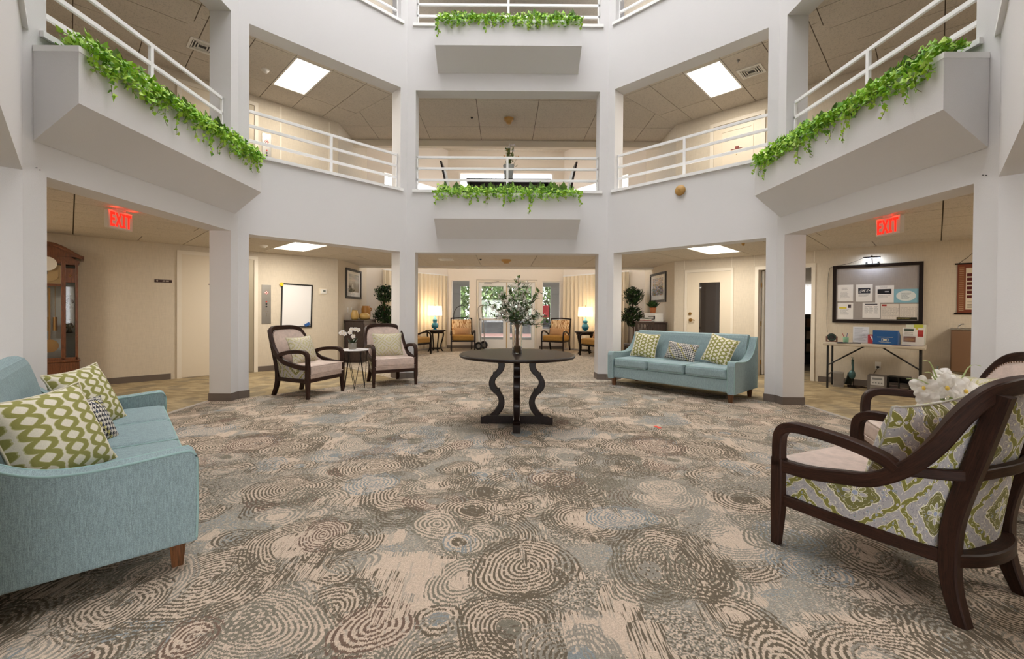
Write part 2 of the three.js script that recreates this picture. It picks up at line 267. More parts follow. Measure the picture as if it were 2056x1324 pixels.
M.plasticGrey = std('#9a958f', 0.5);
M.paper = std('#f1efea', 0.85);
M.glass = phys('#ffffff', 0.02, { transmission: 1, thickness: 0, ior: 1.45 });
M.glassSolid = phys('#ffffff', 0.02, { transmission: 1, thickness: 0.004, ior: 1.45 });
M.panel = std('#ffffff', 0.6, { emissive: '#fff6e6', emissiveIntensity: 3 });
M.soil = std('#3a2d22', 1);
M.leaf = phys('#ffffff', 0.6, { vertexColors: true, transmission: 0.25, thickness: 0 });
M.stem = std('#6d6a3c', 0.8);
M.bark = std('#6b4a33', 0.9);
M.petal = phys('#f6f1ea', 0.6, { transmission: 0.15, thickness: 0 });
M.petalYellow = std('#e6c25a', 0.7);
// ---------- the building: an eight-sided atrium three storeys high ----------
const ZB = 7.697, W1 = 1.78, W2 = 3.6285, Z2 = 5.8486, ZN = 3.2322, ZF = ZN - (W2 - W1), TH = 0.28, CW = 13.2, KX = 3.69, KD = CW - KX;
const H1 = 2.24, L2 = 3.303, L2T = 3.35, H2 = 5.104, L3 = 6.225, L3T = 6.275, H3 = 8.0, TOP = 12.2, CEIL1 = 2.32, CEIL2 = 5.3, CEIL3 = 8.18, FL2 = 2.95, FL3 = 5.87;
const RING = [[W1, ZB], [-W1, ZB], [-W2, Z2], [-W2, ZN], [-W1, ZF], [W1, ZF], [W2, ZN], [W2, Z2]];
const cen = [0, (ZB + ZF) / 2];
const un = (a, b) => { const l = Math.hypot(b[0] - a[0], b[1] - a[1]); return [(b[0] - a[0]) / l, (b[1] - a[1]) / l]; };
const outN = (i) => { const a = RING[i], b = RING[(i + 1) % 8], u = un(a, b), n = [u[1], -u[0]], m = [(a[0] + b[0]) / 2 - cen[0], (a[1] + b[1]) / 2 - cen[1]]; return n[0] * m[0] + n[1] * m[1] > 0 ? n : [-n[0], -n[1]]; };
const OUTER = RING.map((v, i) => { const a = outN((i + 7) % 8), b = outN(i), s = [a[0] + b[0], a[1] + b[1]], l = Math.hypot(...s), k = TH / (1 + a[0] * b[0] + a[1] * b[1]); return [v[0] + s[0] * k, v[1] + s[1] * k]; });
const MARG = [[0.152, 0.152], [0.13, 0.1285], [0.16, 0.17], [0.005, 0.08], [0.08, 0.08], [0.08, 0.005], [0.17, 0.16], [0.1285, 0.13]];   // solid width at each end of a side
const FACET = ['back', 'back_left', 'left', 'front_left', 'front', 'front_right', 'right', 'back_right'];
const along = (i, s, o = 0) => { const a = RING[i], u = un(a, RING[(i + 1) % 8]), n = outN(i); return [a[0] + u[0] * s + n[0] * o, a[1] + u[1] * s + n[1] * o]; };
const flen = (i) => Math.hypot(RING[(i + 1) % 8][0] - RING[i][0], RING[(i + 1) % 8][1] - RING[i][1]);
const P = (q, y = 0) => [q[0], y, -q[1]];
const SIDES_SAY = { back: 'at the lobby side', back_left: 'above the whiteboard armchairs', left: 'above the left exit sign', front_left: 'above the near sofa', front: 'beside the camera', front_right: 'above the near armchairs', right: 'above the right exit sign', back_right: 'above the far sofa' };
for (let i = 0; i < 8; i++) {
  const p = (i + 7) % 8, Lp = flen(p), mA = MARG[p][1], mB = MARG[i][0];
  const poly = [along(p, Lp - mA), RING[i], along(i, mB), along(i, mB, TH), OUTER[i], along(p, Lp - mA, TH)];
  const c = poly.reduce((s, q) => [s[0] + q[0] / 6, s[1] + q[1] / 6], [0, 0]);
  struct('wall_column', prism(poly, 0, TOP), M.white, 'white painted corner column of the atrium, between the sides ' + FACET[p].replace('_', ' ') + ' and ' + FACET[i].replace('_', ' '));
  struct('baseboard_column', prism(poly.map((q) => { const l = Math.hypot(q[0] - c[0], q[1] - c[1]); return [q[0] + (q[0] - c[0]) / l * 0.012, q[1] + (q[1] - c[1]) / l * 0.012]; }), 0, 0.105), M.base, 'grey brown rubber base around the column between ' + FACET[p].replace('_', ' ') + ' and ' + FACET[i].replace('_', ' '));
}
for (let i = 0; i < 8; i++) {
  const L = flen(i), [a, b] = MARG[i], q = (s0, s1, o0, o1) => [along(i, s0, o0), along(i, s1, o0), along(i, s1, o1), along(i, s0, o1)];
  struct('wall_' + FACET[i], [prism(q(a, L - b, 0, TH), H1, L2), prism(q(a, L - b, 0, TH), H2, L3), prism(q(a, L - b, 0, TH), H3, TOP)], M.white, 'white painted parapet bands of the atrium ' + SIDES_SAY[FACET[i]]);
  struct('trim_ledge', [prism(q(a - 0.05, L - b + 0.05, -0.03, TH + 0.01), L2, L2T), prism(q(a - 0.05, L - b + 0.05, -0.03, TH + 0.01), L3, L3T)], M.gloss, 'white glossy sill caps on the parapets ' + SIDES_SAY[FACET[i]]);
}
// corridors around the atrium
const mir = (poly) => poly.map((q) => [-q[0], q[1]]);
const MP = [-6.27, CW - 6.27], SX = -7.5;
const S45 = [OUTER[1], [-KX, KD], MP, OUTER[2]], S90 = [OUTER[2], MP, [SX, CW + SX], [SX, 3.31], [-W2 - TH, 3.31]];
const SBACK = [OUTER[1], [-KX, KD], [-KX, 10.85], [KX, 10.85], [KX, KD], OUTER[0]];
const NEAR = [[SX, 3.16], [SX, -2.5], [-SX, -2.5], [-SX, 3.16], OUTER[6], OUTER[5], OUTER[4], OUTER[3]];
const SBACK2 = [OUTER[1], [-KX, KD], [-KX, 10.45], [KX, 10.45], [KX, KD], OUTER[0]];
struct('ceiling_slab', [S45, S90, mir(S45), mir(S90), SBACK, NEAR].map((p) => prism(p, CEIL1 + 0.014, FL2)), M.gap, 'grey ceiling void and floor slab of the first gallery');
struct('ceiling_slab', [S45, S90, mir(S45), mir(S90), SBACK2, NEAR].map((p) => prism(p, CEIL2 + 0.014, FL3)), M.gap, 'grey ceiling void and floor slab of the second gallery');
struct('ceiling_slab', [S45, S90, mir(S45), mir(S90), SBACK2, NEAR].map((p) => prism(p, CEIL3, 8.5)), M.ceil, 'tan ceiling over the top gallery');
const inPoly = (poly) => { let A = 0; for (let i = 0; i < poly.length; i++) { const a = poly[i], b = poly[(i + 1) % poly.length]; A += a[0] * b[1] - b[0] * a[1]; } return A > 0 ? poly : poly.slice().reverse(); };
function clip(sub, poly) {                                                 // convex clip
  for (let i = 0; i < poly.length && sub.length; i++) {
    const a = poly[i], b = poly[(i + 1) % poly.length], side = (q) => (b[0] - a[0]) * (q[1] - a[1]) - (b[1] - a[1]) * (q[0] - a[0]), out = [];
    for (let j = 0; j < sub.length; j++) { const p = sub[j], q = sub[(j + 1) % sub.length], sp = side(p), sq = side(q); if (sp >= 0) out.push(p); if (sp * sq < 0) { const t = sp / (sp - sq); out.push([lerp(p[0], q[0], t), lerp(p[1], q[1], t)]); } }
    sub = out;
  }
  return sub;
}
const areaOf = (p) => Math.abs(p.reduce((s, a, i) => { const b = p[(i + 1) % p.length]; return s + a[0] * b[1] - b[0] * a[1]; }, 0) / 2);
const holesAt = [];                                                        // troffers cut their own tile out
function tiles(poly, ang, org, tw, tl, y, label, skip) {
  poly = inPoly(poly); const g = structGroup('ceiling_tiles', label), c = Math.cos(ang), s = Math.sin(ang), gap = 0.006;
  for (let i = -12; i < 12; i++) for (let j = -12; j < 12; j++) {
    const r = [[i * tw + gap, j * tl + gap], [(i + 1) * tw - gap, j * tl + gap], [(i + 1) * tw - gap, (j + 1) * tl - gap], [i * tw + gap, (j + 1) * tl - gap]].map(([u, v]) => [org[0] + u * c - v * s, org[1] + u * s + v * c]);
    if (skip && i === skip[0] && j === skip[1]) continue;
    const q = clip(inPoly(r), poly);
    if (q.length > 2 && areaOf(q) > 0.004) mesh('ceiling_tile', prism(q, y, y + 0.013), M.ceil, g);
  }
}
// the troffer sits in cell (0,0) of the grid of its side
const LIGHT = [-3.65, 7.68], A45 = deg(45), TW = 0.6, TL = 1.22;
const orgL = (() => { const c = Math.cos(A45), s = Math.sin(A45), u = -TW / 2, v = -TL / 2; return [LIGHT[0] + u * c - v * s, LIGHT[1] + u * s + v * c]; })();
const orgR = (() => { const c = Math.cos(-A45), s = Math.sin(-A45), u = -TW / 2, v = -TL / 2; return [-LIGHT[0] + u * c - v * s, LIGHT[1] + u * s + v * c]; })();
for (const [y, w] of [[CEIL1, 'lower'], [CEIL2, 'upper']]) {
  tiles(S45, A45, orgL, TW, TL, y, 'tan acoustic ceiling tiles of the ' + w + ' corridor by the whiteboard wall', [0, 0]);
  tiles(mir(S45), -A45, orgR, TW, TL, y, 'tan acoustic ceiling tiles of the ' + w + ' corridor by the door with dark glass', [0, 0]);
  tiles(S90, A45, [-5, 5], TL, TW, y, 'tan acoustic ceiling tiles of the ' + w + ' corridor by the tall clock');
  tiles(mir(S90), -A45, [5, 5], TL, TW, y, 'tan acoustic ceiling tiles of the ' + w + ' corridor by the notice board');
  const back = y < 3 ? 10.85 : 10.45;
  tiles([[-W1 - 0.1, ZB + TH], [-KX, KD], [-KX, back], [KX, back], [KX, KD], [W1 + 0.1, ZB + TH]], 0, [-0.61, ZB + 0.75], TL, y < 3 ? TW : TL, y, 'tan acoustic ceiling tiles of the ' + w + ' landing towards the lobby');
}
// floors
const COL = (poly, d) => poly;
struct('floor', prism([[SX - 0.3, -2.6], [-SX + 0.3, -2.6], [-SX + 0.3, 5.4], [5.2, 11.6], [-5.2, 11.6], [SX - 0.3, 5.4]], -0.06, 0), M.carpetHall, 'golden beige streaked corridor carpet');
struct('floor', prism([[-1.55, 7.2], [-KX, KD - 0.05], [-KX, 11.5], [-1.85, 14], [1.85, 14], [KX, 11.5], [KX, KD - 0.05], [1.55, 7.2]], -0.05, 0.002), M.carpetLobby, 'pale beige lobby carpet with fine grey strokes');
struct('floor', prism([OUTER[6], OUTER[7], [W2, Z2], [W1 + 0.13, ZB - 0.13], [1.55, 7.4], [-1.55, 7.4], [-W1 - 0.13, ZB - 0.13], [-W2, Z2], OUTER[2], OUTER[3], [-2.1, 0.9], [-2.1, -2], [2.1, -2], [2.1, 0.9]], -0.04, 0.004), M.carpet, 'patterned atrium carpet with grey, brown and blue rings on cream');
struct('trim_carpet', [prism([[-3.95, 3.4], [-3.89, 3.4], [-3.89, 5.72], [-3.95, 5.72]], -0.03, 0.006), prism([[3.89, 3.4], [3.95, 3.4], [3.95, 5.72], [3.89, 5.72]], -0.03, 0.006)], M.border, 'pale metal strip where two carpets meet');
// corridor walls
const dir45 = Math.SQRT1_2, wl = (s, x, o = 0) => [s * (x + 0) + s * o * dir45, CW - x + o * dir45];   // point on a diagonal wall; x is the distance from the middle
const ws = (s, x0, x1) => [wl(s, x0), wl(s, x1), wl(s, x1, 0.15), wl(s, x0, 0.15)];
const OFF0 = 4.845, OFF1 = 5.46;                                           // office doorway on the right
struct('wall_hall_left', prism(ws(-1, KX, 7.55), 0, CEIL3), M.cream, 'cream wall with whiteboard, lift panel and tall clock');
struct('wall_hall_right', [prism(ws(1, KX, OFF0), 0, CEIL3), prism(ws(1, OFF1, 7.55), 0, CEIL3), prism(ws(1, OFF0, OFF1), 2.04, CEIL3)], M.cream, 'cream wall with door, office doorway and notice board');
for (const s of [-1, 1]) {
  const n = s < 0 ? 'left' : 'right';
  struct('wall_lobby_' + n, prism([[s * KX, KD], [s * KX, 11.5], [s * (KX + 0.15), 11.5], [s * (KX + 0.15), KD + 0.06]], 0, 6.3), M.cream, 'cream lobby wall with the framed ' + (s < 0 ? 'harbour' : 'garden') + ' picture');
  struct('wall_end_' + n, prism([[s * 7.5, CW - 7.5], [s * 7.65, CW - 7.5], [s * 7.65, -2.5], [s * 7.5, -2.5]], 0, CEIL3), M.cream, 'cream end wall of the ' + n + ' corridor');
  struct('wall_textured_' + n, prism([[s * W2, ZN], [s * 7.5, ZN], [s * 7.5, ZN + 0.1], [s * (W2 + 0.002), ZN + 0.1]], 0, CEIL1), M.knock, 'cream knockdown textured wall behind the ' + (s < 0 ? 'near sofa' : 'near armchairs'));
  // bay wall beside the entrance, with a tall window to the upper storey
  const A = [s * KX, 11.5], B = [s * 1.85, 13.85], u = un(A, B), L = Math.hypot(B[0] - A[0], B[1] - A[1]), nn = [s * Math.abs(u[1]), Math.abs(u[0])], at = (t, o = 0) => [A[0] + u[0] * t + nn[0] * o, A[1] + u[1] * t + nn[1] * o], seg = (a, b) => [at(a), at(b), at(b, 0.15), at(a, 0.15)];
  struct('wall_bay_' + n, [prism(seg(0, L), 0, 3.55), prism(seg(0, L), 5.0, 6.3), prism(seg(0, 0.55), 3.55, 5), prism(seg(L - 0.35, L), 3.55, 5)], M.lobby, 'pale lobby wall with curtains on the ' + (s < 0 ? 'harbour picture' : 'garden picture') + ' side of the entrance');
  const wg = structGroup('window_' + (s < 0 ? 1 : 2), 'tall upper lobby window above the ' + (s < 0 ? 'left' : 'right') + ' curtains');
  mesh('pane', prism([at(0.55, 0.07), at(L - 0.35, 0.07), at(L - 0.35, 0.075), at(0.55, 0.075)], 3.55, 5), M.glass, wg);
  for (const t of [0.55, (L + 0.2) / 2, L - 0.4]) mesh('mullion', prism([at(t, 0.05), at(t + 0.05, 0.05), at(t + 0.05, 0.1), at(t, 0.1)], 3.55, 5), M.gloss, wg);
}
struct('wall_lobby_header', prism([[-KX, 10.85], [KX, 10.85], [KX, 11], [-KX, 11]], 2.27, 3.75), M.trimCream, 'cream header over the passage to the lobby');
struct('wall_gallery_header', prism([[-KX, 10.45], [KX, 10.45], [KX, 10.6], [-KX, 10.6]], 5.16, 6.3), M.trimCream, 'cream beam at the edge of the upper landing');
struct('wall_gallery_end', prism([[-KX, 10.45], [KX, 10.45], [KX, 10.6], [-KX, 10.6]], 6.3, CEIL3), M.cream, 'cream end wall of the top gallery');
struct('ceiling_lobby', prism([[-KX - 0.1, 10.45], [KX + 0.1, 10.45], [KX + 0.1, 11.5], [2.0, 14], [-2.0, 14], [-KX - 0.1, 11.5]], 6.3, 6.45), M.ceil, 'tan ceiling of the two storey lobby');
struct('wall_rear', shift(plate(rect(SX, 0, -SX, CEIL3), 0.15, [rect(-2.6, 0.4, 2.6, 1.95)]), 0, 0, 2.575), M.cream, 'cream wall with wide windows behind the camera');
{ const g = structGroup('window_8', 'wide window behind the camera', [0, 0, 2.575]); for (let k = 0; k < 4; k++) { mesh('pane', bx(1.24, 1.55, 0.005, -1.95 + k * 1.3, 1.175, 0), M.glass, g); mesh('mullion', bx(0.06, 1.55, 0.08, -2.6 + k * 1.3, 1.175, 0), M.gloss, g); } }
struct('ceiling_roof', [prism([[SX - 0.15, -2.65], [-SX + 0.15, -2.65], [-SX + 0.15, 1.3], [SX - 0.15, 1.3]], 8.5, 8.6)], M.white, 'white roof edge');
// entrance wall: double door between two side windows
const DB = 13.85;
{
  const holes = [rect(-0.93, 0, 1.02, 2.2), rect(-1.72, 0.62, -1.13, 2.18), rect(1.18, 0.62, 1.76, 2.16)];
  const s = new THREE.Shape([[-1.85, 0], [-0.93, 0], [-0.93, 2.2], [1.02, 2.2], [1.02, 0], [1.85, 0], [1.85, 6.3], [-1.85, 6.3]].map((q) => new THREE.Vector2(...q)));
  holes.push(rect(-1.5, 3.5, 1.5, 5.6));
  for (const h of holes.slice(1)) s.holes.push(new THREE.Path(h.map((q) => new THREE.Vector2(...q))));
  struct('wall_entrance', shift(metric(new THREE.ExtrudeGeometry(s, { depth: 0.15, bevelEnabled: false })), 0, 0, -DB - 0.15), M.lobby, 'pale entrance wall with glass double door and side windows');
}
{ const g = structGroup('window_9', 'tall window above the entrance doors', [0, 0, -DB - 0.08]); for (const s of [-1, 1]) mesh('pane', bx(1.46, 2.1, 0.005, s * 0.75, 4.55, 0), M.glass, g); for (const x of [-1.48, 0, 1.48]) mesh('mullion', bx(0.05, 2.1, 0.07, x, 4.55, 0), M.gloss, g); }
// baseboards of corridor and lobby
struct('baseboard_hall_left', [prism([wl(-1, KX, -0.012), wl(-1, 4.84, -0.012), wl(-1, 4.84), wl(-1, KX)], 0, 0.1), prism([wl(-1, 5.76, -0.012), wl(-1, 7.5, -0.012), wl(-1, 7.5), wl(-1, 5.76)], 0, 0.1)], M.base, 'brown rubber base along the whiteboard wall');
struct('baseboard_hall_right', [prism([wl(1, 5.53, -0.012), wl(1, 7.5, -0.012), wl(1, 7.5), wl(1, 5.53)], 0, 0.1), prism([wl(1, KX, -0.012), wl(1, 3.84, -0.012), wl(1, 3.84), wl(1, KX)], 0, 0.1)], M.base, 'brown rubber base below the notice board');
struct('baseboard_lobby', [bx(0.012, 0.1, 1.9, -KX + 0.006, 0.05, -(KD + 0.98)), bx(0.012, 0.1, 1.9, KX - 0.006, 0.05, -(KD + 0.98)), bx(0.88, 0.1, 0.012, -1.41, 0.05, -DB + 0.006), bx(0.76, 0.1, 0.012, 1.47, 0.05, -DB + 0.006)], M.base, 'brown rubber base around the lobby');
// skylight over the atrium
{
  const g = structGroup('window_3', 'glazed skylight over the atrium');
  for (let i = 0; i < 4; i++) mesh('pane', prism(clip(inPoly([[-3.7 + i * 1.85 + 0.04, 1.2], [-1.85 + i * 1.85 - 0.04, 1.2], [-1.85 + i * 1.85 - 0.04, 8], [-3.7 + i * 1.85 + 0.04, 8]]), inPoly(RING)), TOP + 0.02, TOP + 0.03), M.glass, g);
  for (const x of [-1.85, 0, 1.85]) mesh('mullion', bx(0.08, 0.14, x ? 5.9 : 6.4, x, TOP + 0.02, -4.54), M.gloss, g);
}
// ceiling troffers
const PANELS = [];
for (const y of [CEIL1, CEIL2]) for (const s of [1, -1]) { PANELS.push([s * LIGHT[0], y, LIGHT[1], s * A45, (s > 0 ? 'by the whiteboard wall' : 'by the door with dark glass')]); PANELS.push([s * -6.45, y, 4.1, 0, (s > 0 ? 'in the clock corridor' : 'in the notice board corridor')]); }
for (const s of [1, -1]) PANELS.push([s * -4.5, CEIL1, 1.0, 0, (s > 0 ? 'behind the near sofa' : 'behind the near armchairs')]);
for (const [x, y, d, ry, w] of PANELS) {
  const t = thing('ceiling_light', 'bright fluorescent ceiling panel ' + (y < 3 ? 'on the ground floor ' : 'on the upper gallery ') + w, 'light', [x, y, -d], ry, 'ceiling panels');
  mesh('frame', shift(turn(frameGeo(TW - 0.008, TL - 0.008, 0.03, 0.02), PI / 2), 0, 0.008, 0), M.plasticWhite, t);
  mesh('light_diffuser', bx(TW - 0.06, 0.008, TL - 0.06, 0, 0.01, 0), M.panel, t);
  const l = new THREE.RectAreaLight(PANEL_COLOR, PANEL, TW - 0.08, TL - 0.08); l.position.set(0, -0.006, 0); l.rotation.x = -PI / 2; l.name = 'panel_glow'; t.add(l);
}
// ---------- railings ----------
function facetFrame(i) { const L = flen(i), c = along(i, L / 2), n = outN(i); return { c, ry: Math.atan2(-n[0], n[1]), L, n }; }   // local +z points into the atrium
const RAILS = [[0, 2], [1, 2], [2, 2], [6, 2], [7, 2], [0, 3], [1, 3], [7, 3]];
for (const [i, st] of RAILS) {
  const f = facetFrame(i), y0 = st === 2 ? L2T : L3T, w = f.L - MARG[i][0] - MARG[i][1] - 0.004, mid = (MARG[i][1] - MARG[i][0]) / 2;
  const sgn = Math.cos(f.ry) * un(RING[i], RING[(i + 1) % 8])[0] - -Math.sin(f.ry) * -un(RING[i], RING[(i + 1) % 8])[1] > 0 ? 1 : -1;
  const t = thing('guard_rail', 'white guard rail on the ' + (st === 2 ? 'first' : 'top') + ' gallery ' + SIDES_SAY[FACET[i]], 'railing', [f.c[0] + f.n[0] * 0.11, y0, -(f.c[1] + f.n[1] * 0.11)], f.ry, 'gallery guard rails');
  for (const h of [0.61, 0.41, 0.205]) mesh('rail', rb(w, 0.042, 0.03, 0, h - 0.0, 0, 0.004, 1), M.gloss, t);
  mesh('post', rb(0.04, 0.59, 0.034, 0, 0.297, 0, 0.004, 1), M.gloss, t);
  for (const s of [-1, 1]) mesh('post', rb(0.022, 0.62, 0.03, s * (w / 2 - 0.011), 0.312, 0, 0.004, 1), M.gloss, t);
}
// ---------- leaves ----------
function leafMesh(name, list, shape, parent, mat = M.leaf) {                // list: { p, e: [x,y,z] angles, s, c: [r,g,b] linear }
  const n = shape.length / 3, pos = new Float32Array(list.length * n * 3), col = new Float32Array(list.length * n * 3), v = V(), q = new THREE.Quaternion(), eu = new THREE.Euler(); let o = 0;
  for (const l of list) {
    eu.set(l.e[0], l.e[1], l.e[2], 'YXZ'); q.setFromEuler(eu);
    for (let k = 0; k < n; k++, o += 3) { v.set(shape[k * 3] * l.s, shape[k * 3 + 1] * l.s, shape[k * 3 + 2] * l.s).applyQuaternion(q); pos[o] = v.x + l.p[0]; pos[o + 1] = v.y + l.p[1]; pos[o + 2] = v.z + l.p[2]; col[o] = l.c[0]; col[o + 1] = l.c[1]; col[o + 2] = l.c[2]; }
  }
  const g = new THREE.BufferGeometry(); g.setAttribute('position', new THREE.BufferAttribute(pos, 3)); g.setAttribute('color', new THREE.BufferAttribute(col, 3)); g.computeVertexNormals();
  const m = mesh(name, g, mat, parent); m.userData.kind = 'stuff'; return m;
}
function fan(outline, fold = 0.12) { const a = []; for (let i = 0; i < outline.length; i++) { const p = outline[i], q = outline[(i + 1) % outline.length]; a.push(0, 0.42, 0.0, p[0], p[1], -fold * Math.abs(p[0]), q[0], q[1], -fold * Math.abs(q[0])); } return a; }
const IVY = fan([[0, 0], [0.34, 0.05], [0.5, 0.34], [0.27, 0.5], [0.2, 0.72], [0, 1], [-0.2, 0.72], [-0.27, 0.5], [-0.5, 0.34], [-0.34, 0.05]].reverse(), 0.3);
const OVAL = fan([[0, 0], [0.2, 0.25], [0.22, 0.5], [0, 1], [-0.22, 0.5], [-0.2, 0.25]].reverse(), 0.4);
const lin = (r, g, b) => new THREE.Color().setRGB(r / 255, g / 255, b / 255, THREE.SRGBColorSpace).toArray();
const mixc = (pal, r) => { const c = pal[Math.floor(r() * pal.length)], k = 0.8 + 0.4 * r(); return c.map((x) => x * k); };
const IVYC = [lin(164, 206, 46), lin(138, 190, 42), lin(180, 218, 72), lin(106, 162, 40), lin(196, 226, 100), lin(152, 202, 50)];
// ---------- planter boxes ----------
const boxLen = 2.475, boxDep = 0.345;
const planters = [[0, 2.485, 'planter box on the first gallery at the lobby side', 1], [0, 5.405, 'planter box on the top gallery at the lobby side', 2], [2, 2.485, 'planter box above the left exit sign', 3], [6, 2.485, 'planter box above the right exit sign', 4]];
for (const [i, y, what, seed] of planters) {
  const f = facetFrame(i), r = rand(seed * 313), t = thing('planter_box', 'long white sloping-bottomed ' + what, 'planter', [f.c[0] - f.n[0] * 0.004, y, -(f.c[1] - f.n[1] * 0.004)], f.ry);
  const D = boxDep, prof = [[0, 0], [D, 0.285], [D, 0.72], [D - 0.02, 0.72], [D - 0.02, 0.6], [0.002, 0.6]];
  const body = turn(plate(prof.map((q) => [-q[0], q[1]]).reverse(), boxLen - 0.04), 0, PI / 2, 0);
  const ends = [-1, 1].map((s) => shift(turn(plate([[0, 0.72], [-D, 0.72], [-D, 0.285], [0, 0]], 0.02), 0, PI / 2, 0), s * (boxLen / 2 - 0.01), 0, 0));
  mesh('body', [body, ...ends], M.white, t);
  mesh('rim', [bx(boxLen + 0.006, 0.045, 0.004, 0, 0.698, D + 0.002), bx(0.004, 0.045, D, boxLen / 2 + 0.002, 0.698, D / 2), bx(0.004, 0.045, D, -boxLen / 2 - 0.002, 0.698, D / 2)], M.gloss, t);
  mesh('liner', bx(boxLen - 0.05, 0.03, D - 0.03, 0, 0.63, D / 2 - 0.005), M.soil, t);
  const iv = thing('ivy_planting', 'trailing ivy in the ' + what, 'ivy', [f.c[0], y, -f.c[1]], f.ry), L = [], stems = [];
  const dens = i === 0 ? 2300 : 3000;
  for (let k = 0; k < dens; k++) {
    const x = (r() - 0.5) * (boxLen - 0.1), bump = 0.5 + 0.5 * Math.sin(x * 7 + seed) * Math.sin(x * 3.1 + seed * 2), z = 0.1 + r() * (D - 0.01), lip = z > D + 0.005, yy = lip ? 0.77 - r() * (0.1 + 0.12 * bump) : 0.66 + Math.pow(r(), 0.7) * (0.15 + 0.07 * bump);
    L.push({ p: [x, yy, z], e: [-0.2 - r() * 1.2, (r() - 0.5) * 3.4, (r() - 0.5) * 1.4], s: 0.03 + 0.032 * r(), c: mixc(IVYC, r) });
  }
  for (let k = 0; k < 60; k++) { const x = (r() - 0.5) * (boxLen - 0.3), z = 0.12 + r() * 0.18; L.push({ p: [x, 0.76 + r() * 0.06, z], e: [-0.1 * r(), r() * 6, (r() - 0.5) * 0.5], s: 0.1 + 0.06 * r(), c: mixc([lin(104, 140, 40), lin(84, 120, 36)], r) }); }
  const nS = i === 0 ? 16 : 26;
  for (let k = 0; k < nS; k++) {                                          // trailing strands over the front
    const x0 = (k + 0.2 + 0.6 * r()) / nS * (boxLen - 0.08) - (boxLen - 0.08) / 2, len = i === 0 ? 0.06 + 0.2 * r() * r() + (k % 5 === 0 ? 0.1 : 0) : 0.1 + 0.26 * r() * r() + (k % 7 === 2 ? 0.12 : 0), pts = [];
    const edge = (k === 0 || k === nS - 1) && i === 0;
    for (let j = 0; j <= 8; j++) { const a = j / 8; pts.push([x0 + 0.08 * a * (r() - 0.5) + (edge ? Math.sign(x0) * 0.09 * Math.min(1, a * 3) : 0), 0.77 - a * a * (len + 0.05) - a * 0.03, D - 0.02 + 0.06 * Math.min(1, a * 4)]); }
    stems.push(tube(pts, 0.0022, 10, 4));
    const c = curve(pts), m = Math.round(len * 90 + 6);
    for (let j = 0; j < m; j++) { const q = c.getPoint(j / m), sp = 0.035 * (1 - 0.4 * j / m); L.push({ p: [q.x + (r() - 0.5) * 2 * sp, q.y + (r() - 0.5) * 0.02, q.z + r() * 0.02], e: [-2.3 - r() * 0.9, (r() - 0.5) * 1.6, (r() - 0.5) * 1.8], s: (0.034 + 0.034 * r()) * (1 - 0.35 * j / m), c: mixc(IVYC, r) }); }
  }
  leafMesh('foliage', L, IVY, iv); mesh('stem', stems, M.stem, iv);
}
// ---------- things on walls and ceilings ----------
const wp = (s, x, y, o = 0) => [s * x - s * o * dir45, y, -(CW - x - o * dir45)], wr = (s) => (s < 0 ? A45 : -A45);
const font = await new FontLoader().loadAsync('fonts/droid/droid_sans_bold.typeface.json');
function word(txt, size, depth, center = true) { const g = new TextGeometry(txt, { font, size, depth, curveSegments: 3, bevelEnabled: false }); g.computeBoundingBox(); const b = g.boundingBox; if (center) g.translate(-(b.max.x + b.min.x) / 2, -(b.max.y + b.min.y) / 2, 0); return fin(g); }
M.exitRed = std('#ff3b28', 0.5, { emissive: '#ff2414', emissiveIntensity: 0.9 });
M.beigePlastic = std('#ddd4c6', 0.5);
for (const s of [-1, 1]) {
  const x = s < 0 ? -4.36 : 4.27, d = s < 0 ? 4.86 : 4.86;
  const t = thing('exit_sign', 'beige ceiling exit sign with glowing red letters on the side of the ' + (s < 0 ? 'tall clock' : 'notice board'), 'sign', [x, CEIL1, -d], -s * PI / 2);
  mesh('housing', rb(0.31, 0.2, 0.05, 0, -0.125, 0, 0.008), M.beigePlastic, t);
  mesh('mount', rb(0.12, 0.026, 0.06, 0, -0.012, 0, 0.004), M.beigePlastic, t);
  const w = word('EXIT', 0.13, 0.004); w.scale(0.72, 1.2, 1); w.translate(0, -0.125, 0.0255); mesh('lit_letters', w, M.exitRed, t);
  const l = new THREE.PointLight('#ff3018', 0.004); l.position.set(0, -0.125, 0.12); l.name = 'letter_glow'; t.add(l);
  const l2 = new THREE.PointLight('#ff3018', 0.012); l2.position.set(-0.13, -0.02, 0.07); l2.name = 'letter_glow'; t.add(l2); const l3 = l2.clone(); l3.position.set(0.1, -0.02, 0.07); t.add(l3);
}
function detector(name, label, x, y, d, r, h, mat) { const t = thing(name, label, 'detector', [x, y, -d]); mesh('base', cyl(r, r * 0.95, h * 0.4, 0, -h * 0.2, 0), mat, t); mesh('cap', lathe([[0, -h], [r * 0.5, -h], [r * 0.62, -h * 0.7], [r * 0.85, -h * 0.4]], 0, 0, 0, 24), mat, t); }
M.tan = std('#b98f4e', 0.45);
detector('smoke_detector', 'white round smoke detector on the upper ceiling near the whiteboard side', -4.14, CEIL2, 7.43, 0.065, 0.05, M.plasticWhite);
detector('smoke_detector', 'white round smoke detector on the ground floor ceiling near the lift panel', -4.2, CEIL1, 7.5, 0.065, 0.045, M.plasticWhite);
detector('fire_bell', 'small brass coloured ceiling detector above the gallery flower table', 0.035, CEIL2, 9.24, 0.1, 0.11, M.tan);
detector('fire_bell', 'small brass coloured ceiling detector in the passage to the lobby', 0.0, CEIL1, 9.4, 0.11, 0.08, M.tan);
detector('sprinkler_head', 'tiny dark sprinkler head on the upper ceiling towards the lobby', -0.75, CEIL2, 9.2, 0.025, 0.03, M.plasticBlack);
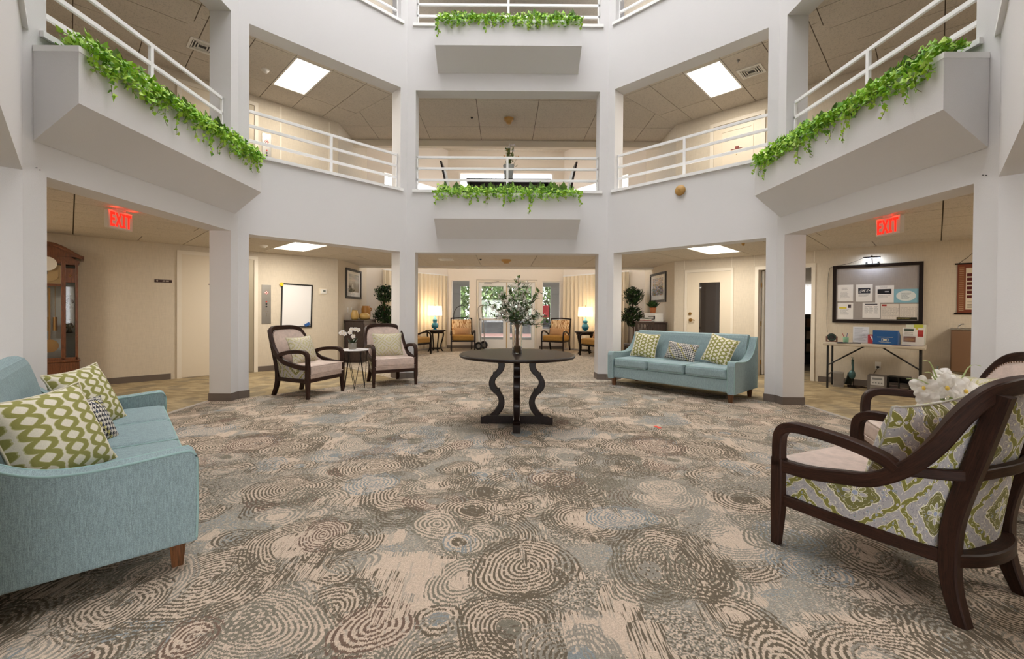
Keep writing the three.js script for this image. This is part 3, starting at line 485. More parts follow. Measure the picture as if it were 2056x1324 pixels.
detector('sprinkler_head', 'tiny dark sprinkler head in the passage ceiling', -0.55, CEIL1, 9.3, 0.025, 0.03, M.plasticBlack);
detector('sprinkler_head', 'tiny sprinkler head on the ceiling beside the upper vent grille', 3.72, CEIL2, 7.05, 0.025, 0.03, M.plasticGrey);
detector('sprinkler_head', 'tiny sprinkler head on the ceiling above the door with dark glass', 3.78, CEIL1, 6.95, 0.025, 0.035, M.brass);
function vent(label, x, y, d, ry, w = 0.36) { const t = thing('ceiling_vent', label, 'vent', [x, y, -d], ry); mesh('frame', shift(turn(frameGeo(w, w, 0.035, 0.016), PI / 2), 0, -0.008, 0), M.plasticWhite, t); for (let k = 1; k < 4; k++) mesh('louvre', shift(turn(frameGeo(w - 0.07 * k - 0.02, w - 0.07 * k - 0.02, 0.012, 0.02), PI / 2), 0, -0.008, 0), M.plasticWhite, t); mesh('duct', bx(w - 0.06, 0.002, w - 0.06, 0, -0.0022, 0), M.plasticBlack, t); }
vent('square white louvred air vent on the upper ceiling beside the right light panel', 4.11, CEIL2, 7.36, -A45);
vent('square white louvred air vent on the upper ceiling above the left planter', -4.76, CEIL2, 6.78, A45);
vent('square white louvred air vent in the passage ceiling towards the lobby', -1.3, CEIL1, 9.4, 0, 0.3);
// tan bell on the parapet above the far sofa
{ const f = facetFrame(7), t = thing('alarm_bell', 'tan round alarm bell on the white parapet above the far sofa', 'bell', [2.702, 3.109, -6.775], f.ry); mesh('back_box', turn(cyl(0.045, 0.045, 0.03, 0, 0.015, 0), PI / 2), M.tan, t); mesh('gong', turn(lathe([[0.082, 0.02], [0.08, 0.034], [0.06, 0.055], [0.02, 0.066], [0, 0.067]].reverse(), 0, 0, 0, 32), PI / 2), M.tan, t); mesh('stud', turn(cyl(0.008, 0.008, 0.02, 0, 0.07, 0, 12), PI / 2), M.brass, t); }
for (const s of [-1, 1]) { const t = thing('wall_hook', 'small dark picture hooks left in the white column beside the ' + (s < 0 ? 'clock' : 'notice board') + ' corridor', 'hook', [s * (W2 - 0.001), 2.28, -(ZN + (s < 0 ? 0.1 : 0.09))], -s * PI / 2); for (const [a, b] of [[-0.01, 0.005], [0.012, -0.004]]) mesh('nail', turn(cyl(0.003, 0.003, 0.012, a, 0.006, -b, 8), PI / 2), M.iron, t); }
// lift doorway, both storeys
M.steelDoor = std('#a89d88', 0.45, { metalness: 0.25 });
for (const [y, n, w] of [[0, 1, 'ground floor'], [FL2, 4, 'upper gallery']]) {
  const g = structGroup('door_' + n, w + ' lift doorway beside the lift panel', wp(-1, 5.255, y), wr(-1));
  const W = 1.13, Hh = 2.16;
  mesh('frame', shift(plate([[-W / 2 - 0.065, 0], [-W / 2, 0], [-W / 2, Hh], [W / 2, Hh], [W / 2, 0], [W / 2 + 0.065, 0], [W / 2 + 0.065, Hh + 0.065], [-W / 2 - 0.065, Hh + 0.065]], 0.05), 0, 0, 0.0), M.trimCream, g);
  mesh('door_leaf', bx(W / 2 - 0.004, Hh - 0.012, 0.02, -W / 4, Hh / 2 + 0.006, -0.002), M.doorCream, g); mesh('door_leaf', bx(W / 2 - 0.004, Hh - 0.012, 0.02, W / 4, Hh / 2 + 0.006, -0.002), M.steelDoor, g);
  mesh('floor_plate', bx(0.1, 0.022, 0.004, -0.12, 1.655, 0.011), std('#3a2520', 0.5), g);
}
// lift call panel
function liftPanel(y, where) {
  const t = thing('lift_panel', 'brushed steel lift call panel with red emblem ' + where, 'panel', wp(-1, 4.702, y, 0.004), wr(-1));
  mesh('plate', rb(0.165, 0.76, 0.012, 0, 0, 0.002, 0.003), M.steel, t);
  mesh('emblem', turn(bx(0.062, 0.062, 0.003, 0, 0, 0), 0, 0, A45).translate(0, 0.225, 0.0095), std('#b3352b', 0.5), t);
  mesh('symbol', [[0, 0.022], [0.022, 0], [-0.022, 0], [0, -0.022]].map(([a, b]) => turn(bx(0.02, 0.02, 0.002), 0, 0, A45).translate(a, 0.225 + b, 0.0115)), M.paper, t);
  mesh('call_light', turn(cyl(0.014, 0.014, 0.006, 0, 0.011, 0, 16), PI / 2).translate(0, 0.05, 0), std('#c8452f', 0.4), t);
  mesh('button', turn(cyl(0.015, 0.015, 0.008, 0, 0.011, 0, 16), PI / 2).translate(0, 0.005, 0), M.plasticBlack, t); mesh('button', turn(cyl(0.015, 0.015, 0.008, 0, 0.011, 0, 16), PI / 2).translate(0, -0.045, 0), M.plasticBlack, t);
  for (const [a, b] of [[-0.02, -0.14], [0.02, -0.14], [0, -0.18], [0, -0.22]]) mesh('key_switch', turn(cyl(0.01, 0.01, 0.006, 0, 0.01, 0, 12), PI / 2).translate(a, b, 0), M.chrome, t);
}
liftPanel(1.31, 'on the ground floor by the whiteboard'); liftPanel(1.31 + FL2, 'on the upper gallery wall');
// room sign
M.signText = canvasTex(256, 48, (g, w, h) => { g.fillStyle = '#3b2420'; g.fillRect(0, 0, w, h); g.fillStyle = '#e8ddd0'; g.font = 'bold 30px sans-serif'; g.fillText('27-130', 118, 35); g.beginPath(); g.moveTo(40, 8); g.lineTo(56, 24); g.lineTo(40, 40); g.lineTo(24, 24); g.fill(); });
single('room_sign', 'small dark brown room number plate on the wall by the tall clock', 'sign', fin(new THREE.BoxGeometry(0.235, 0.048, 0.008)), std('#ffffff', 0.5, { map: M.signText }), wp(-1, 5.832, 1.68, 0.005), wr(-1));
// whiteboard with magnets
{
  const t = thing('whiteboard', 'blank whiteboard in a thin black frame, hung slightly crooked', 'whiteboard', wp(-1, 4.298, 1.29, 0.014), wr(-1)); t.rotation.z = deg(-1.3);
  mesh('frame', frameGeo(0.61, 0.885, 0.024, 0.022), M.plasticBlack, t); mesh('panel', bx(0.575, 0.85, 0.008, 0, 0, -0.004), std('#efeeee', 0.25), t);
  single('magnet', 'round yellow smiley magnet on the whiteboard corner', 'magnet', turn(cyl(0.037, 0.037, 0.012, 0, 0, 0, 24), PI / 2), std('#e8c81e', 0.5), wp(-1, 4.51, 1.715, 0.034), wr(-1));
  const e = single('board_eraser', 'blue felt eraser on the whiteboard', 'eraser', turn(rb(0.11, 0.06, 0.022, 0, 0, 0, 0.006), 0, 0, 0.5), std('#2e5ea3', 0.9), wp(-1, 4.155, 0.9, 0.03), wr(-1));
}
{ const t = thing('thermostat', 'white wall thermostat with small grey screen', 'thermostat', wp(-1, 3.913, 1.6, 0.0), wr(-1)); mesh('back_plate', rb(0.17, 0.14, 0.008, -0.02, 0, 0.004, 0.003), M.doorCream, t); mesh('case', rb(0.13, 0.095, 0.022, 0, 0, 0.018, 0.006), M.plasticWhite, t); mesh('screen', bx(0.05, 0.04, 0.002, 0.012, 0.008, 0.03), std('#6d726c', 0.3), t); }
for (const [d, w] of [[10.12, 0], [10.36, 1]]) single('light_switch', 'small ivory ' + (w ? 'double ' : '') + 'switch plate above the jars cabinet', 'switch', [rb(0.07, 0.115, 0.006, 0, 0, 0.003, 0.002), bx(0.012, 0.026, 0.008, 0, 0, 0.008)], M.plasticWhite, [-KX, 1.21, -d], PI / 2);
// cream door with dark glass, right corridor
{
  const g = structGroup('door_2', 'cream door with tall dark glass and brass lever, behind the far sofa', wp(1, 4.2, 0), wr(1)), W = 0.87;
  mesh('frame', plate([[-W / 2 - 0.05, 0], [-W / 2, 0], [-W / 2, 2.055], [W / 2, 2.055], [W / 2, 0], [W / 2 + 0.05, 0], [W / 2 + 0.05, 2.11], [-W / 2 - 0.05, 2.11]], 0.05), M.trimCream, g);
  mesh('door_leaf', shift(plate(rect(-W / 2 + 0.003, 0.008, W / 2 - 0.003, 2.052), 0.02, [rect(-0.19, 0.55, 0.24, 1.84)]), 0, 0, 0.004), M.doorCream, g);
  mesh('stop_bead', shift(plate(rect(-0.2, 0.54, 0.25, 1.85), 0.012, [rect(-0.18, 0.56, 0.23, 1.83)]), 0, 0, 0.014), M.doorCream, g);
  mesh('pane', bx(0.43, 1.29, 0.006, 0.025, 1.195, 0.006), phys('#2b2523', 0.06, { clearcoat: 1 }), g);
  mesh('deadbolt', turn(cyl(0.03, 0.032, 0.02, 0, 0.024, 0), PI / 2).translate(-0.365, 1.18, 0), M.brass, g);
  mesh('lever_handle', [turn(cyl(0.035, 0.036, 0.018, 0, 0.022, 0), PI / 2).translate(-0.355, 1.045, 0), turn(cyl(0.013, 0.013, 0.05, 0, 0.045, 0, 12), PI / 2).translate(-0.355, 1.045, 0), tube([[-0.355, 1.045, 0.065], [-0.3, 1.05, 0.066], [-0.255, 1.04, 0.06]], 0.011, 8)], M.brass, g);
  const u = structGroup('door_3', 'cream panelled door with small red sign on the upper gallery', wp(1, 4.56, FL2), wr(1));
  mesh('frame', plate([[-W / 2 - 0.07, 0], [-W / 2, 0], [-W / 2, 2.06], [W / 2, 2.06], [W / 2, 0], [W / 2 + 0.07, 0], [W / 2 + 0.07, 2.13], [-W / 2 - 0.07, 2.13]], 0.05), M.trimCream, u);
  mesh('door_leaf', shift(plate(rect(-W / 2 + 0.003, 0.008, W / 2 - 0.003, 2.052), 0.02), 0, 0, 0.004), M.doorCream, u);
  mesh('panel_moulding', frameGeo(0.6, 0.75, 0.03, 0.012, 0.016).translate(0, 1.55, 0), M.doorCream, u);
  mesh('door_sign', [bx(0.21, 0.014, 0.004, 0, 1.515, 0.017), bx(0.07, 0.05, 0.006, 0.01, 1.54, 0.017)], std('#7e3328', 0.5), u);
  mesh('peephole', turn(cyl(0.008, 0.008, 0.01, 0, 0.014, 0, 12), PI / 2).translate(0.0, 1.4, 0), M.brass, u);
}
// wall panel seams on the right corridor wall
for (const x of [3.845, 4.515, 4.8, 5.478]) struct('trim_seam', bx(0.012, 0.2, 0.006, 0, 2.22, 0.002), M.trimCream, 'thin cream cover strip between wall panels at ' + ({ 3.845: 'the hinge side of the dark glass door', 4.515: 'the latch side of the dark glass door', 4.8: 'the office doorway head', 5.478: 'the doorway next to the notice board' })[x], wp(1, x, 0), wr(1));
for (const [x, w] of [[4.52, 'beside the upper lift panel'], [3.83, 'near the corner of the upper gallery wall']]) struct('trim_seam', bx(0.03, 2.3, 0.008, 0, FL2 + 1.15, 0.003), M.trimCream, 'cream vertical cover strip ' + w, wp(-1, x, 0), wr(-1));
// framed pictures
const picL = canvasTex(384, 512, (g, w, h) => { const r = rand(31); const sk = g.createLinearGradient(0, 0, 0, h); sk.addColorStop(0, '#8d99a6'); sk.addColorStop(0.45, '#c3c3bd'); sk.addColorStop(0.62, '#8b857b'); sk.addColorStop(1, '#5d5346'); g.fillStyle = sk; g.fillRect(0, 0, w, h); for (let k = 0; k < 60; k++) { g.fillStyle = `rgba(${200 + 40 * r()},${200 + 30 * r()},${200 + 20 * r()},.25)`; g.beginPath(); g.ellipse(r() * w, r() * h * 0.4, 40 + 60 * r(), 8 + 14 * r(), 0, 0, 7); g.fill(); } g.strokeStyle = '#3e3a38'; for (let k = 0; k < 34; k++) { g.lineWidth = 1 + 4 * r(); const x = r() * w; g.beginPath(); g.moveTo(x, h * (0.36 + 0.22 * r())); g.lineTo(x + 6 * (r() - 0.5), h * (0.66 + 0.2 * r())); g.stroke(); } g.fillStyle = '#c9c7c2'; g.beginPath(); g.moveTo(w * 0.3, h * 0.55); g.lineTo(w * 0.42, h * 0.5); g.lineTo(w * 0.45, h * 0.8); g.lineTo(w * 0.34, h * 0.82); g.fill(); for (let k = 0; k < 120; k++) { g.fillStyle = ['#6f7a45', '#a06c3a', '#544a3c', '#8f8a5a'][k % 4]; g.fillRect(r() * w, h * (0.78 + 0.22 * r()), 10 + 20 * r(), 4); } });
const picR = canvasTex(384, 512, (g, w, h) => { const r = rand(57); g.fillStyle = '#7c93b8'; g.fillRect(0, 0, w, h); const pal = ['#5f7d4a', '#a5763f', '#d9dbe2', '#7e6aa0', '#c98f58', '#4f5e3a', '#8fa7c9', '#b7a06d', '#e8e6e8']; for (let k = 0; k < 900; k++) { const y = r(), i = y < 0.35 ? [2, 6, 8, 4][Math.floor(r() * 4)] : Math.floor(r() * pal.length); g.fillStyle = pal[i]; g.globalAlpha = 0.7; g.beginPath(); g.ellipse(r() * w, h * y, 6 + 16 * r(), 5 + 14 * r(), r() * 3, 0, 7); g.fill(); } g.globalAlpha = 1; });
for (const [s, map, what, y] of [[-1, picL, 'harbour', 1.83], [1, picR, 'garden', 1.8]]) {
  const t = thing('framed_picture', (s < 0 ? 'black framed grey harbour picture on the wall above the ochre jars' : 'dark framed colourful garden picture on the wall above the small potted plant'), 'picture', [s * (KX - 0.012), y, -10.5], -s * PI / 2);
  mesh('frame', frameGeo(1.06, 0.71, 0.055, 0.028).scale(1, 1, 1), M.plasticBlack, t);
  mesh('mat_board', bx(0.97, 0.62, 0.006, 0, 0, -0.006), M.paper, t);
  mesh('print', fin(new THREE.BoxGeometry(0.7, 0.42, 0.004).translate(0, 0.02, 0)), std('#ffffff', 0.7, { map }), t);
  mesh('pane', bx(0.96, 0.61, 0.002, 0, 0, 0.006), M.glass, t);
}
// ---------- cushions ----------
function pillowGeo(w, h, t, n = 18) {
  const side = (s) => surf((a, b) => { const u = a * 2 - 1, v = b * 2 - 1, x = w / 2 * u * (1 - 0.09 * (1 - v * v)), y = h / 2 * v * (1 - 0.09 * (1 - u * u)), z = s * t / 2 * Math.pow(Math.max(0, (1 - Math.abs(u) ** 2.4) * (1 - Math.abs(v) ** 2.4)), 0.55); return [s * x, y, z * 1, s * x, y]; }, n, n);
  const A = side(1), B = side(-1); return [fin(A), fin(B)];
}
function pillowEdge(w, h, r = 0.005) { const p = []; for (const [u0, v0, u1, v1] of [[-1, -1, 1, -1], [1, -1, 1, 1], [1, 1, -1, 1], [-1, 1, -1, -1]]) for (let i = 0; i < 10; i++) { const u = lerp(u0, u1, i / 10), v = lerp(v0, v1, i / 10); p.push([w / 2 * u * (1 - 0.09 * (1 - v * v)), h / 2 * v * (1 - 0.09 * (1 - u * u)), 0]); } return tube(p, r, 80, 6, true); }
M.pipeCream = std('#d9d2ba', 0.9);
function pillow(label, w, h, t, mat, parentFrame, [x, y, z], yaw, tilt, roll, group) {
  const p = parentFrame(x, y, z), o = thing('throw_pillow', label, 'pillow', p.pos, 0, group);
  o.rotation.order = 'YXZ'; o.rotation.set(tilt, p.ry + yaw, roll);
  mesh('cover', pillowGeo(w, h, t), mat, o); mesh('piping', pillowEdge(w, h), mat === M.trellis ? M.pipeCream : mat, o); return o;
}
const frameAt = (x, d, ry) => (lx, ly, lz) => ({ pos: [x + lx * Math.cos(ry) + lz * Math.sin(ry), ly, -d - lx * Math.sin(ry) + lz * Math.cos(ry)], ry });
// ---------- sofas ----------
function makeSofa(label, x, d, ry) {
  const t = thing('sofa', label, 'sofa', [x, 0, -d], ry, 'teal fabric sofas'), W = 0.985, AT = 0.1;
  mesh('base', [rb(2 * W - 0.19, 0.175, 0.78, 0, 0.225, 0.015, 0.02, 3)], M.teal, t);
  const side = [[0.42, 0.135], [0.425, 0.5], [0.412, 0.535], [0.38, 0.545], [0.2, 0.532], [0.05, 0.526], [-0.08, 0.54], [-0.19, 0.585], [-0.28, 0.655], [-0.345, 0.745], [-0.385, 0.83], [-0.4, 0.85], [-0.43, 0.85], [-0.425, 0.135]];
  const arc = new THREE.SplineCurve(side.slice(1, 12).map((q) => new THREE.Vector2(q[0], q[1]))).getPoints(40).map((q) => [q.x, q.y]), out = [side[0], ...arc, side[12], side[13]];
  for (const s of [-1, 1]) {
    const a = mesh('arm', turn(plate(out.map((q) => [-q[0], q[1]]).reverse(), AT, [], 0.012), 0, PI / 2, 0).translate(s * (W - AT / 2), 0, 0), M.teal, t);
    for (const o of [W - 0.004, W - AT + 0.004]) mesh('piping', tube([[s * o, 0.14, 0.428], [s * o, 0.3, 0.432], ...arc.filter((_, i) => i % 2 === 0).map((q) => [s * o, q[1] + 0.009, q[0] + 0.004])], 0.0055, 70, 6), M.tealPipe, a);
  }
  const bp = [[-0.2, 0.3], [-0.215, 0.42], [-0.245, 0.58], [-0.285, 0.74], [-0.315, 0.835], [-0.335, 0.868], [-0.365, 0.882], [-0.4, 0.878], [-0.425, 0.855], [-0.43, 0.7], [-0.42, 0.135], [-0.3, 0.135]];
  const back = mesh('back', turn(plate(bp.map((q) => [-q[0], q[1]]), 2 * W - 2 * AT - 0.004, [], 0.012), 0, PI / 2, 0), M.teal, t);
  for (const q of [-0.3, 0.3]) mesh('button', sph(0.014, q, 0.66, -0.262, 1, 1, 0.5, 12), M.tealPipe, back);
  for (const k of [-1, 0, 1]) {
    const w = (2 * W - 2 * AT) / 3 - 0.012, g = new RoundedBoxGeometry(w, 0.15, 0.63, 6, 0.045), p = g.attributes.position;
    for (let i = 0; i < p.count; i++) { const u = p.getX(i) / (w / 2), v = p.getZ(i) / 0.315, y = p.getY(i); p.setY(i, y + (y > 0 ? 0.03 : 0) * (1 - u * u) * (1 - v * v)); }
    g.computeVertexNormals(); const c = mesh('seat_cushion', metric(g.translate(k * (w + 0.012), 0.385, 0.11)), M.teal, t);
    const X = k * (w + 0.012), hx = w / 2 - 0.013; for (const y of [0.447, 0.323]) mesh('piping', [rod([X - hx, y, -0.18], [X - hx, y, 0.412], 0.005, 6), rod([X + hx, y, -0.18], [X + hx, y, 0.412], 0.005, 6), rod([X - hx, y, 0.412], [X + hx, y, 0.412], 0.005, 6), sph(0.005, X - hx, y, 0.412, 1, 1, 1, 8), sph(0.005, X + hx, y, 0.412, 1, 1, 1, 8)], M.tealPipe, c);
  }
  for (const [a, b] of [[-0.91, 0.36], [0.91, 0.36], [-0.91, -0.34], [0.91, -0.34]]) { const g = new THREE.CylinderGeometry(0.047, 0.03, 0.15, 4, 1).rotateY(PI / 4).translate(a, 0.075, b); mesh('leg', metric(g), M.legWood, t); }
  return frameAt(x, d, ry);
}
const RS1 = deg(131.5), RS2 = deg(-48);
const sofa1 = makeSofa('teal three seat sofa with sloping arms in front of the textured cream wall', -2.46, 2.49, RS1);
pillow('large cream and olive trellis pillow at the arm of the near teal sofa', 0.43, 0.43, 0.18, M.trellis, sofa1, [-0.64, 0.635, -0.07], deg(-44), deg(-24), deg(4));
pillow('black and white houndstooth lumbar pillow on the near teal sofa', 0.5, 0.28, 0.15, M.tooth, sofa1, [-0.16, 0.575, -0.03], deg(-34), deg(-26), deg(-3));
pillow('cream and olive trellis pillow at the far end of the near teal sofa', 0.43, 0.43, 0.16, M.trellis, sofa1, [0.42, 0.63, 0.0], deg(-34), deg(-24), deg(4));
const sofa2 = makeSofa('teal three seat sofa in front of the cream door with dark glass', 2.657, 6.708, RS2);
pillow('cream and olive trellis pillow on the far sofa beside the topiary side', 0.44, 0.42, 0.15, M.trellis, sofa2, [-0.62, 0.655, -0.1], deg(4), deg(-20), deg(-4));
pillow('black and white houndstooth lumbar pillow on the far teal sofa', 0.5, 0.29, 0.14, M.tooth, sofa2, [0.02, 0.60, -0.06], deg(-2), deg(-24), deg(-5));
pillow('tilted cream and olive trellis pillow on the far sofa beside the white column', 0.45, 0.43, 0.15, M.trellis, sofa2, [0.58, 0.655, -0.1], deg(-10), deg(-20), deg(-13));
// ---------- armchairs ----------
const SC = [[0, 0.9505, -0.43], [0.16, 0.9467, -0.422], [0.262, 0.9125, -0.39], [0.303, 0.8222, -0.335], [0.32, 0.6938, -0.27], [0.331, 0.5799, -0.185], [0.337, 0.4943, -0.0704], [0.34, 0.46, 0.06], [0.34, 0.432, 0.2], [0.34, 0.425, 0.325]];
const BC = [[0, 0.262, -0.3168], [0.14, 0.262, -0.3036], [0.21, 0.262, -0.2728], [0.245, 0.262, -0.2332], [0.268, 0.262, -0.1672], [0.285, 0.262, -0.088], [0.3, 0.262, -0.0088], [0.315, 0.262, 0.1], [0.322, 0.262, 0.22], [0.325, 0.262, 0.32]];
const full = (a) => [...a.slice(1).reverse().map((q) => [-q[0], q[1], q[2]]), ...a];
function makeChair(label, x, d, ry, group) {
  const t = thing('armchair', label, 'armchair', [x, 0, -d], ry, group), cs = curve(full(SC)), cb = curve(full(BC));
  const radial = (c) => (u) => { const p = c.getPointAt(u), z = p.z < -0.15 ? (p.z + 0.15) * 1.6 : 0; return [p.x, 0, z]; };
  mesh('back_frame', sweep(null, 0.046, 0.062, radial(cs), 110, { curve: cs }), M.espresso, t);
  for (const s of [-1, 1]) {
    mesh('leg', sweep([[s * 0.34, 0, 0.356], [s * 0.34, 0.2, 0.347], [s * 0.34, 0.46, 0.345]], (u) => lerp(0.036, 0.054, Math.min(1, u * 2)), (u) => lerp(0.04, 0.06, Math.min(1, u * 2)), [1, 0, 0], 12), M.espresso, t);
    mesh('arm', sweep([[s * 0.34, 0.42, 0.345], [s * 0.34, 0.53, 0.346], [s * 0.34, 0.596, 0.335], [s * 0.341, 0.632, 0.29], [s * 0.342, 0.64, 0.2], [s * 0.342, 0.63, 0.04], [s * 0.337, 0.6, -0.1], [s * 0.331, 0.565, -0.155]], 0.054, 0.05, [1, 0, 0], 50), M.espresso, t);
    mesh('leg', sweep([[s * 0.236, 0.92, -0.425], [s * 0.236, 0.7, -0.37], [s * 0.233, 0.42, -0.3], [s * 0.233, 0.25, -0.285], [s * 0.242, 0.12, -0.298], [s * 0.255, 0, -0.335]], 0.056, (u) => (u > 0.75 ? lerp(0.06, 0.045, (u - 0.75) * 4) : 0.06), [1, 0, 0], 40), M.espresso, t);
    mesh('side_rail', sweep([[s * 0.335, 0.247, 0.34], [s * 0.3, 0.243, 0.05], [s * 0.236, 0.238, -0.275]], 0.036, 0.055, [1, 0, 0], 16), M.espresso, t);
  }
  mesh('front_rail', sweep([[-0.34, 0.247, 0.345], [0, 0.247, 0.345], [0.34, 0.247, 0.345]], 0.036, 0.05, [0, 0, 1], 6), M.espresso, t);
  mesh('back_rail', sweep([[-0.236, 0.238, -0.28], [-0.13, 0.238, -0.325], [0, 0.238, -0.34], [0.13, 0.238, -0.325], [0.236, 0.238, -0.28]], 0.06, 0.055, [0, 0, 1], 20), M.espresso, t);
  mesh('waist_rail', sweep([[-0.331, 0.565, -0.165], [-0.25, 0.59, -0.33], [-0.12, 0.605, -0.378], [0, 0.61, -0.39], [0.12, 0.605, -0.378], [0.25, 0.59, -0.33], [0.331, 0.565, -0.165]], 0.03, 0.042, (u) => [Math.sin((u - 0.5) * 3), 0, -Math.cos((u - 0.5) * 3)], 50), M.espresso, t);
  // outside upholstery and leather inside
  const outer = surf((u, v) => { const b = cb.getPoint(u), q = cs.getPoint(u), w = v * 0.985, bl = 0.012 * Math.sin(PI * v); const X = lerp(b.x, q.x * 0.975, w), Y = lerp(b.y, q.y, w), Z = lerp(b.z, q.z + 0.006, w); return [X, Y, Z + bl * (u > 0.3 && u < 0.7 ? 1 : 0), u * 2.1, Y]; }, 70, 12);
  mesh('outside_cover', outer, M.damask, t);
  const inner = surf((u0, v) => { const u = lerp(0.97, 0.03, u0), b = cb.getPoint(u), q = cs.getPoint(u), w = lerp(0.16, 0.975, v), pad = 0.065 * Math.sin(PI * Math.min(1, 0.12 + v * 0.8)), X = lerp(b.x, q.x, w), Y = lerp(b.y, q.y, w), Z = lerp(b.z, q.z, w), rl = Math.hypot(X, Z - 0.25) || 1; return [X - X / rl * (0.022 + pad * 0.7), Y - 0.012, Z - (Z - 0.25) / rl * (0.022 + pad * 0.7), u * 2, Y]; }, 60, 14);
  mesh('inside_back', inner, M.leather, t);
  const g = new RoundedBoxGeometry(0.63, 0.14, 0.62, 5, 0.04), p = g.attributes.position;
  for (let i = 0; i < p.count; i++) { const X = p.getX(i), Z = p.getZ(i), k = lerp(0.82, 1, clamp((Z + 0.31) / 0.5)); p.setX(i, X * k); const u = X / 0.315, v = Z / 0.31, y = p.getY(i); p.setY(i, y + (y > 0 ? 0.02 : 0) * (1 - u * u) * (1 - v * v)); }
  g.computeVertexNormals(); const seat = mesh('seat_cushion', metric(g.translate(0, 0.385, 0.075)), M.leather, t);
  for (const y of [0.442, 0.325]) mesh('piping', tube([[-0.25, y, -0.21], [-0.3, y, 0.2], [-0.302, y, 0.36], [-0.285, y, 0.378], [0.285, y, 0.378], [0.302, y, 0.36], [0.3, y, 0.2], [0.25, y, -0.21]], 0.004, 70, 6), M.leather, seat);
  mesh('seat_deck', [rb(0.63, 0.07, 0.05, 0, 0.297, 0.335, 0.01), bx(0.44, 0.04, 0.5, 0, 0.285, 0.06)], M.leather, t);
  const nails = []; for (let i = 0; i < 60; i++) { const u = lerp(0.24, 0.76, i / 59), q = cs.getPoint(u), rl = Math.hypot(q.x, q.z - 0.25); nails.push(sph(0.0045, q.x - q.x / rl * 0.04, q.y - 0.035, q.z - (q.z - 0.25) / rl * 0.045, 1, 1, 1, 6)); }
  for (let i = 0; i < 40; i++) nails.push(sph(0.004, lerp(-0.3, 0.3, i / 39), 0.275, 0.361, 1, 1, 1, 6));
  const nm = mesh('nailhead_trim', nails, M.nail, t); nm.userData.kind = 'stuff';
  return frameAt(x, d, ry);
}
const ch = [
  ['dusty pink leather armchair with dark wood frame below the whiteboard', -2.89, 6.25, deg(71), 'pillow on the armchair below the whiteboard', 4],
  ['dusty pink leather armchair with dark wood frame next to the lobby column', -1.95, 7.2, deg(31), 'pillow on the armchair next to the lobby column', 0],
  ['dark framed armchair showing its medallion fabric back and side', 1.852, 2.082, deg(-156.9), 'pillow on the armchair that shows its medallion back', -6],
  ['dusty pink leather armchair with nailhead trim beside the white orchids, facing the round table', 2.86, 2.80, deg(-113), 'pillow behind the white orchids on the near armchair', 8],
];
for (const [l, x, d, ry, pl, yw] of ch) { const f = makeChair(l, x, d, ry, 'dark framed leather armchairs'); pillow('grey and olive medallion ' + pl, 0.5, 0.4, 0.16, yw === -6 ? M.damask : M.damaskSmall, f, [0.0, 0.635, -0.07], deg(yw), deg(-19), deg(yw / 2)); }
// ---------- centre table ----------
{
  const t = thing('round_table', 'round dark wood pedestal table in the middle of the carpet', 'table', [0.1, 0, -4.66]);
  const top = mesh('tabletop', lathe([[0, 0.722], [0.575, 0.722], [0.612, 0.726], [0.62, 0.74], [0.618, 0.752], [0.605, 0.758], [0, 0.758]], 0, 0, 0, 96), M.black, t);
  { const p = top.geometry.attributes.position, u = top.geometry.attributes.uv; for (let i = 0; i < p.count; i++) u.setXY(i, p.getX(i), p.getZ(i)); }
  mesh('hub', cyl(0.14, 0.14, 0.03, 0, 0.708, 0, 32), M.black, t);
  const C = [[0.245, 0.715], [0.19, 0.69], [0.165, 0.64], [0.178, 0.585], [0.215, 0.54], [0.255, 0.49], [0.268, 0.435], [0.245, 0.38], [0.205, 0.34], [0.172, 0.285], [0.163, 0.225], [0.185, 0.165], [0.225, 0.115], [0.27, 0.085]];
  for (let k = 0; k < 4; k++) {
    const a = k * PI / 2 + deg(-2), dx = Math.sin(a), dz = Math.cos(a), l = mesh('leg', sweep(C.map(([r, y]) => [dx * r, y, dz * r]), 0.07, (u) => 0.058 + 0.012 * Math.sin(u * PI * 3) ** 2, [Math.cos(a), 0, -Math.sin(a)], 60, { k: 0.12 }), M.black, t);
    for (const [r, y] of [[0.232, 0.545], [0.205, 0.37]]) mesh('scroll_block', turn(rb(0.072, 0.03, 0.05, 0, 0, 0, 0.006), 0, a, 0).translate(dx * r, y, dz * r), M.black, l);
    mesh('foot', turn(turn(plate([[0, 0.045], [0.33, 0.045], [0.365, 0.03], [0.385, 0.03], [0.385, 0.0], [0.3, 0.0], [0.3, 0.012], [0, 0.012]].map(([q, y]) => [q, y + (y > 0.02 ? 0.05 : 0)]), 0.075), 0, -PI / 2, 0), 0, a, 0), M.black, t);
  }
}
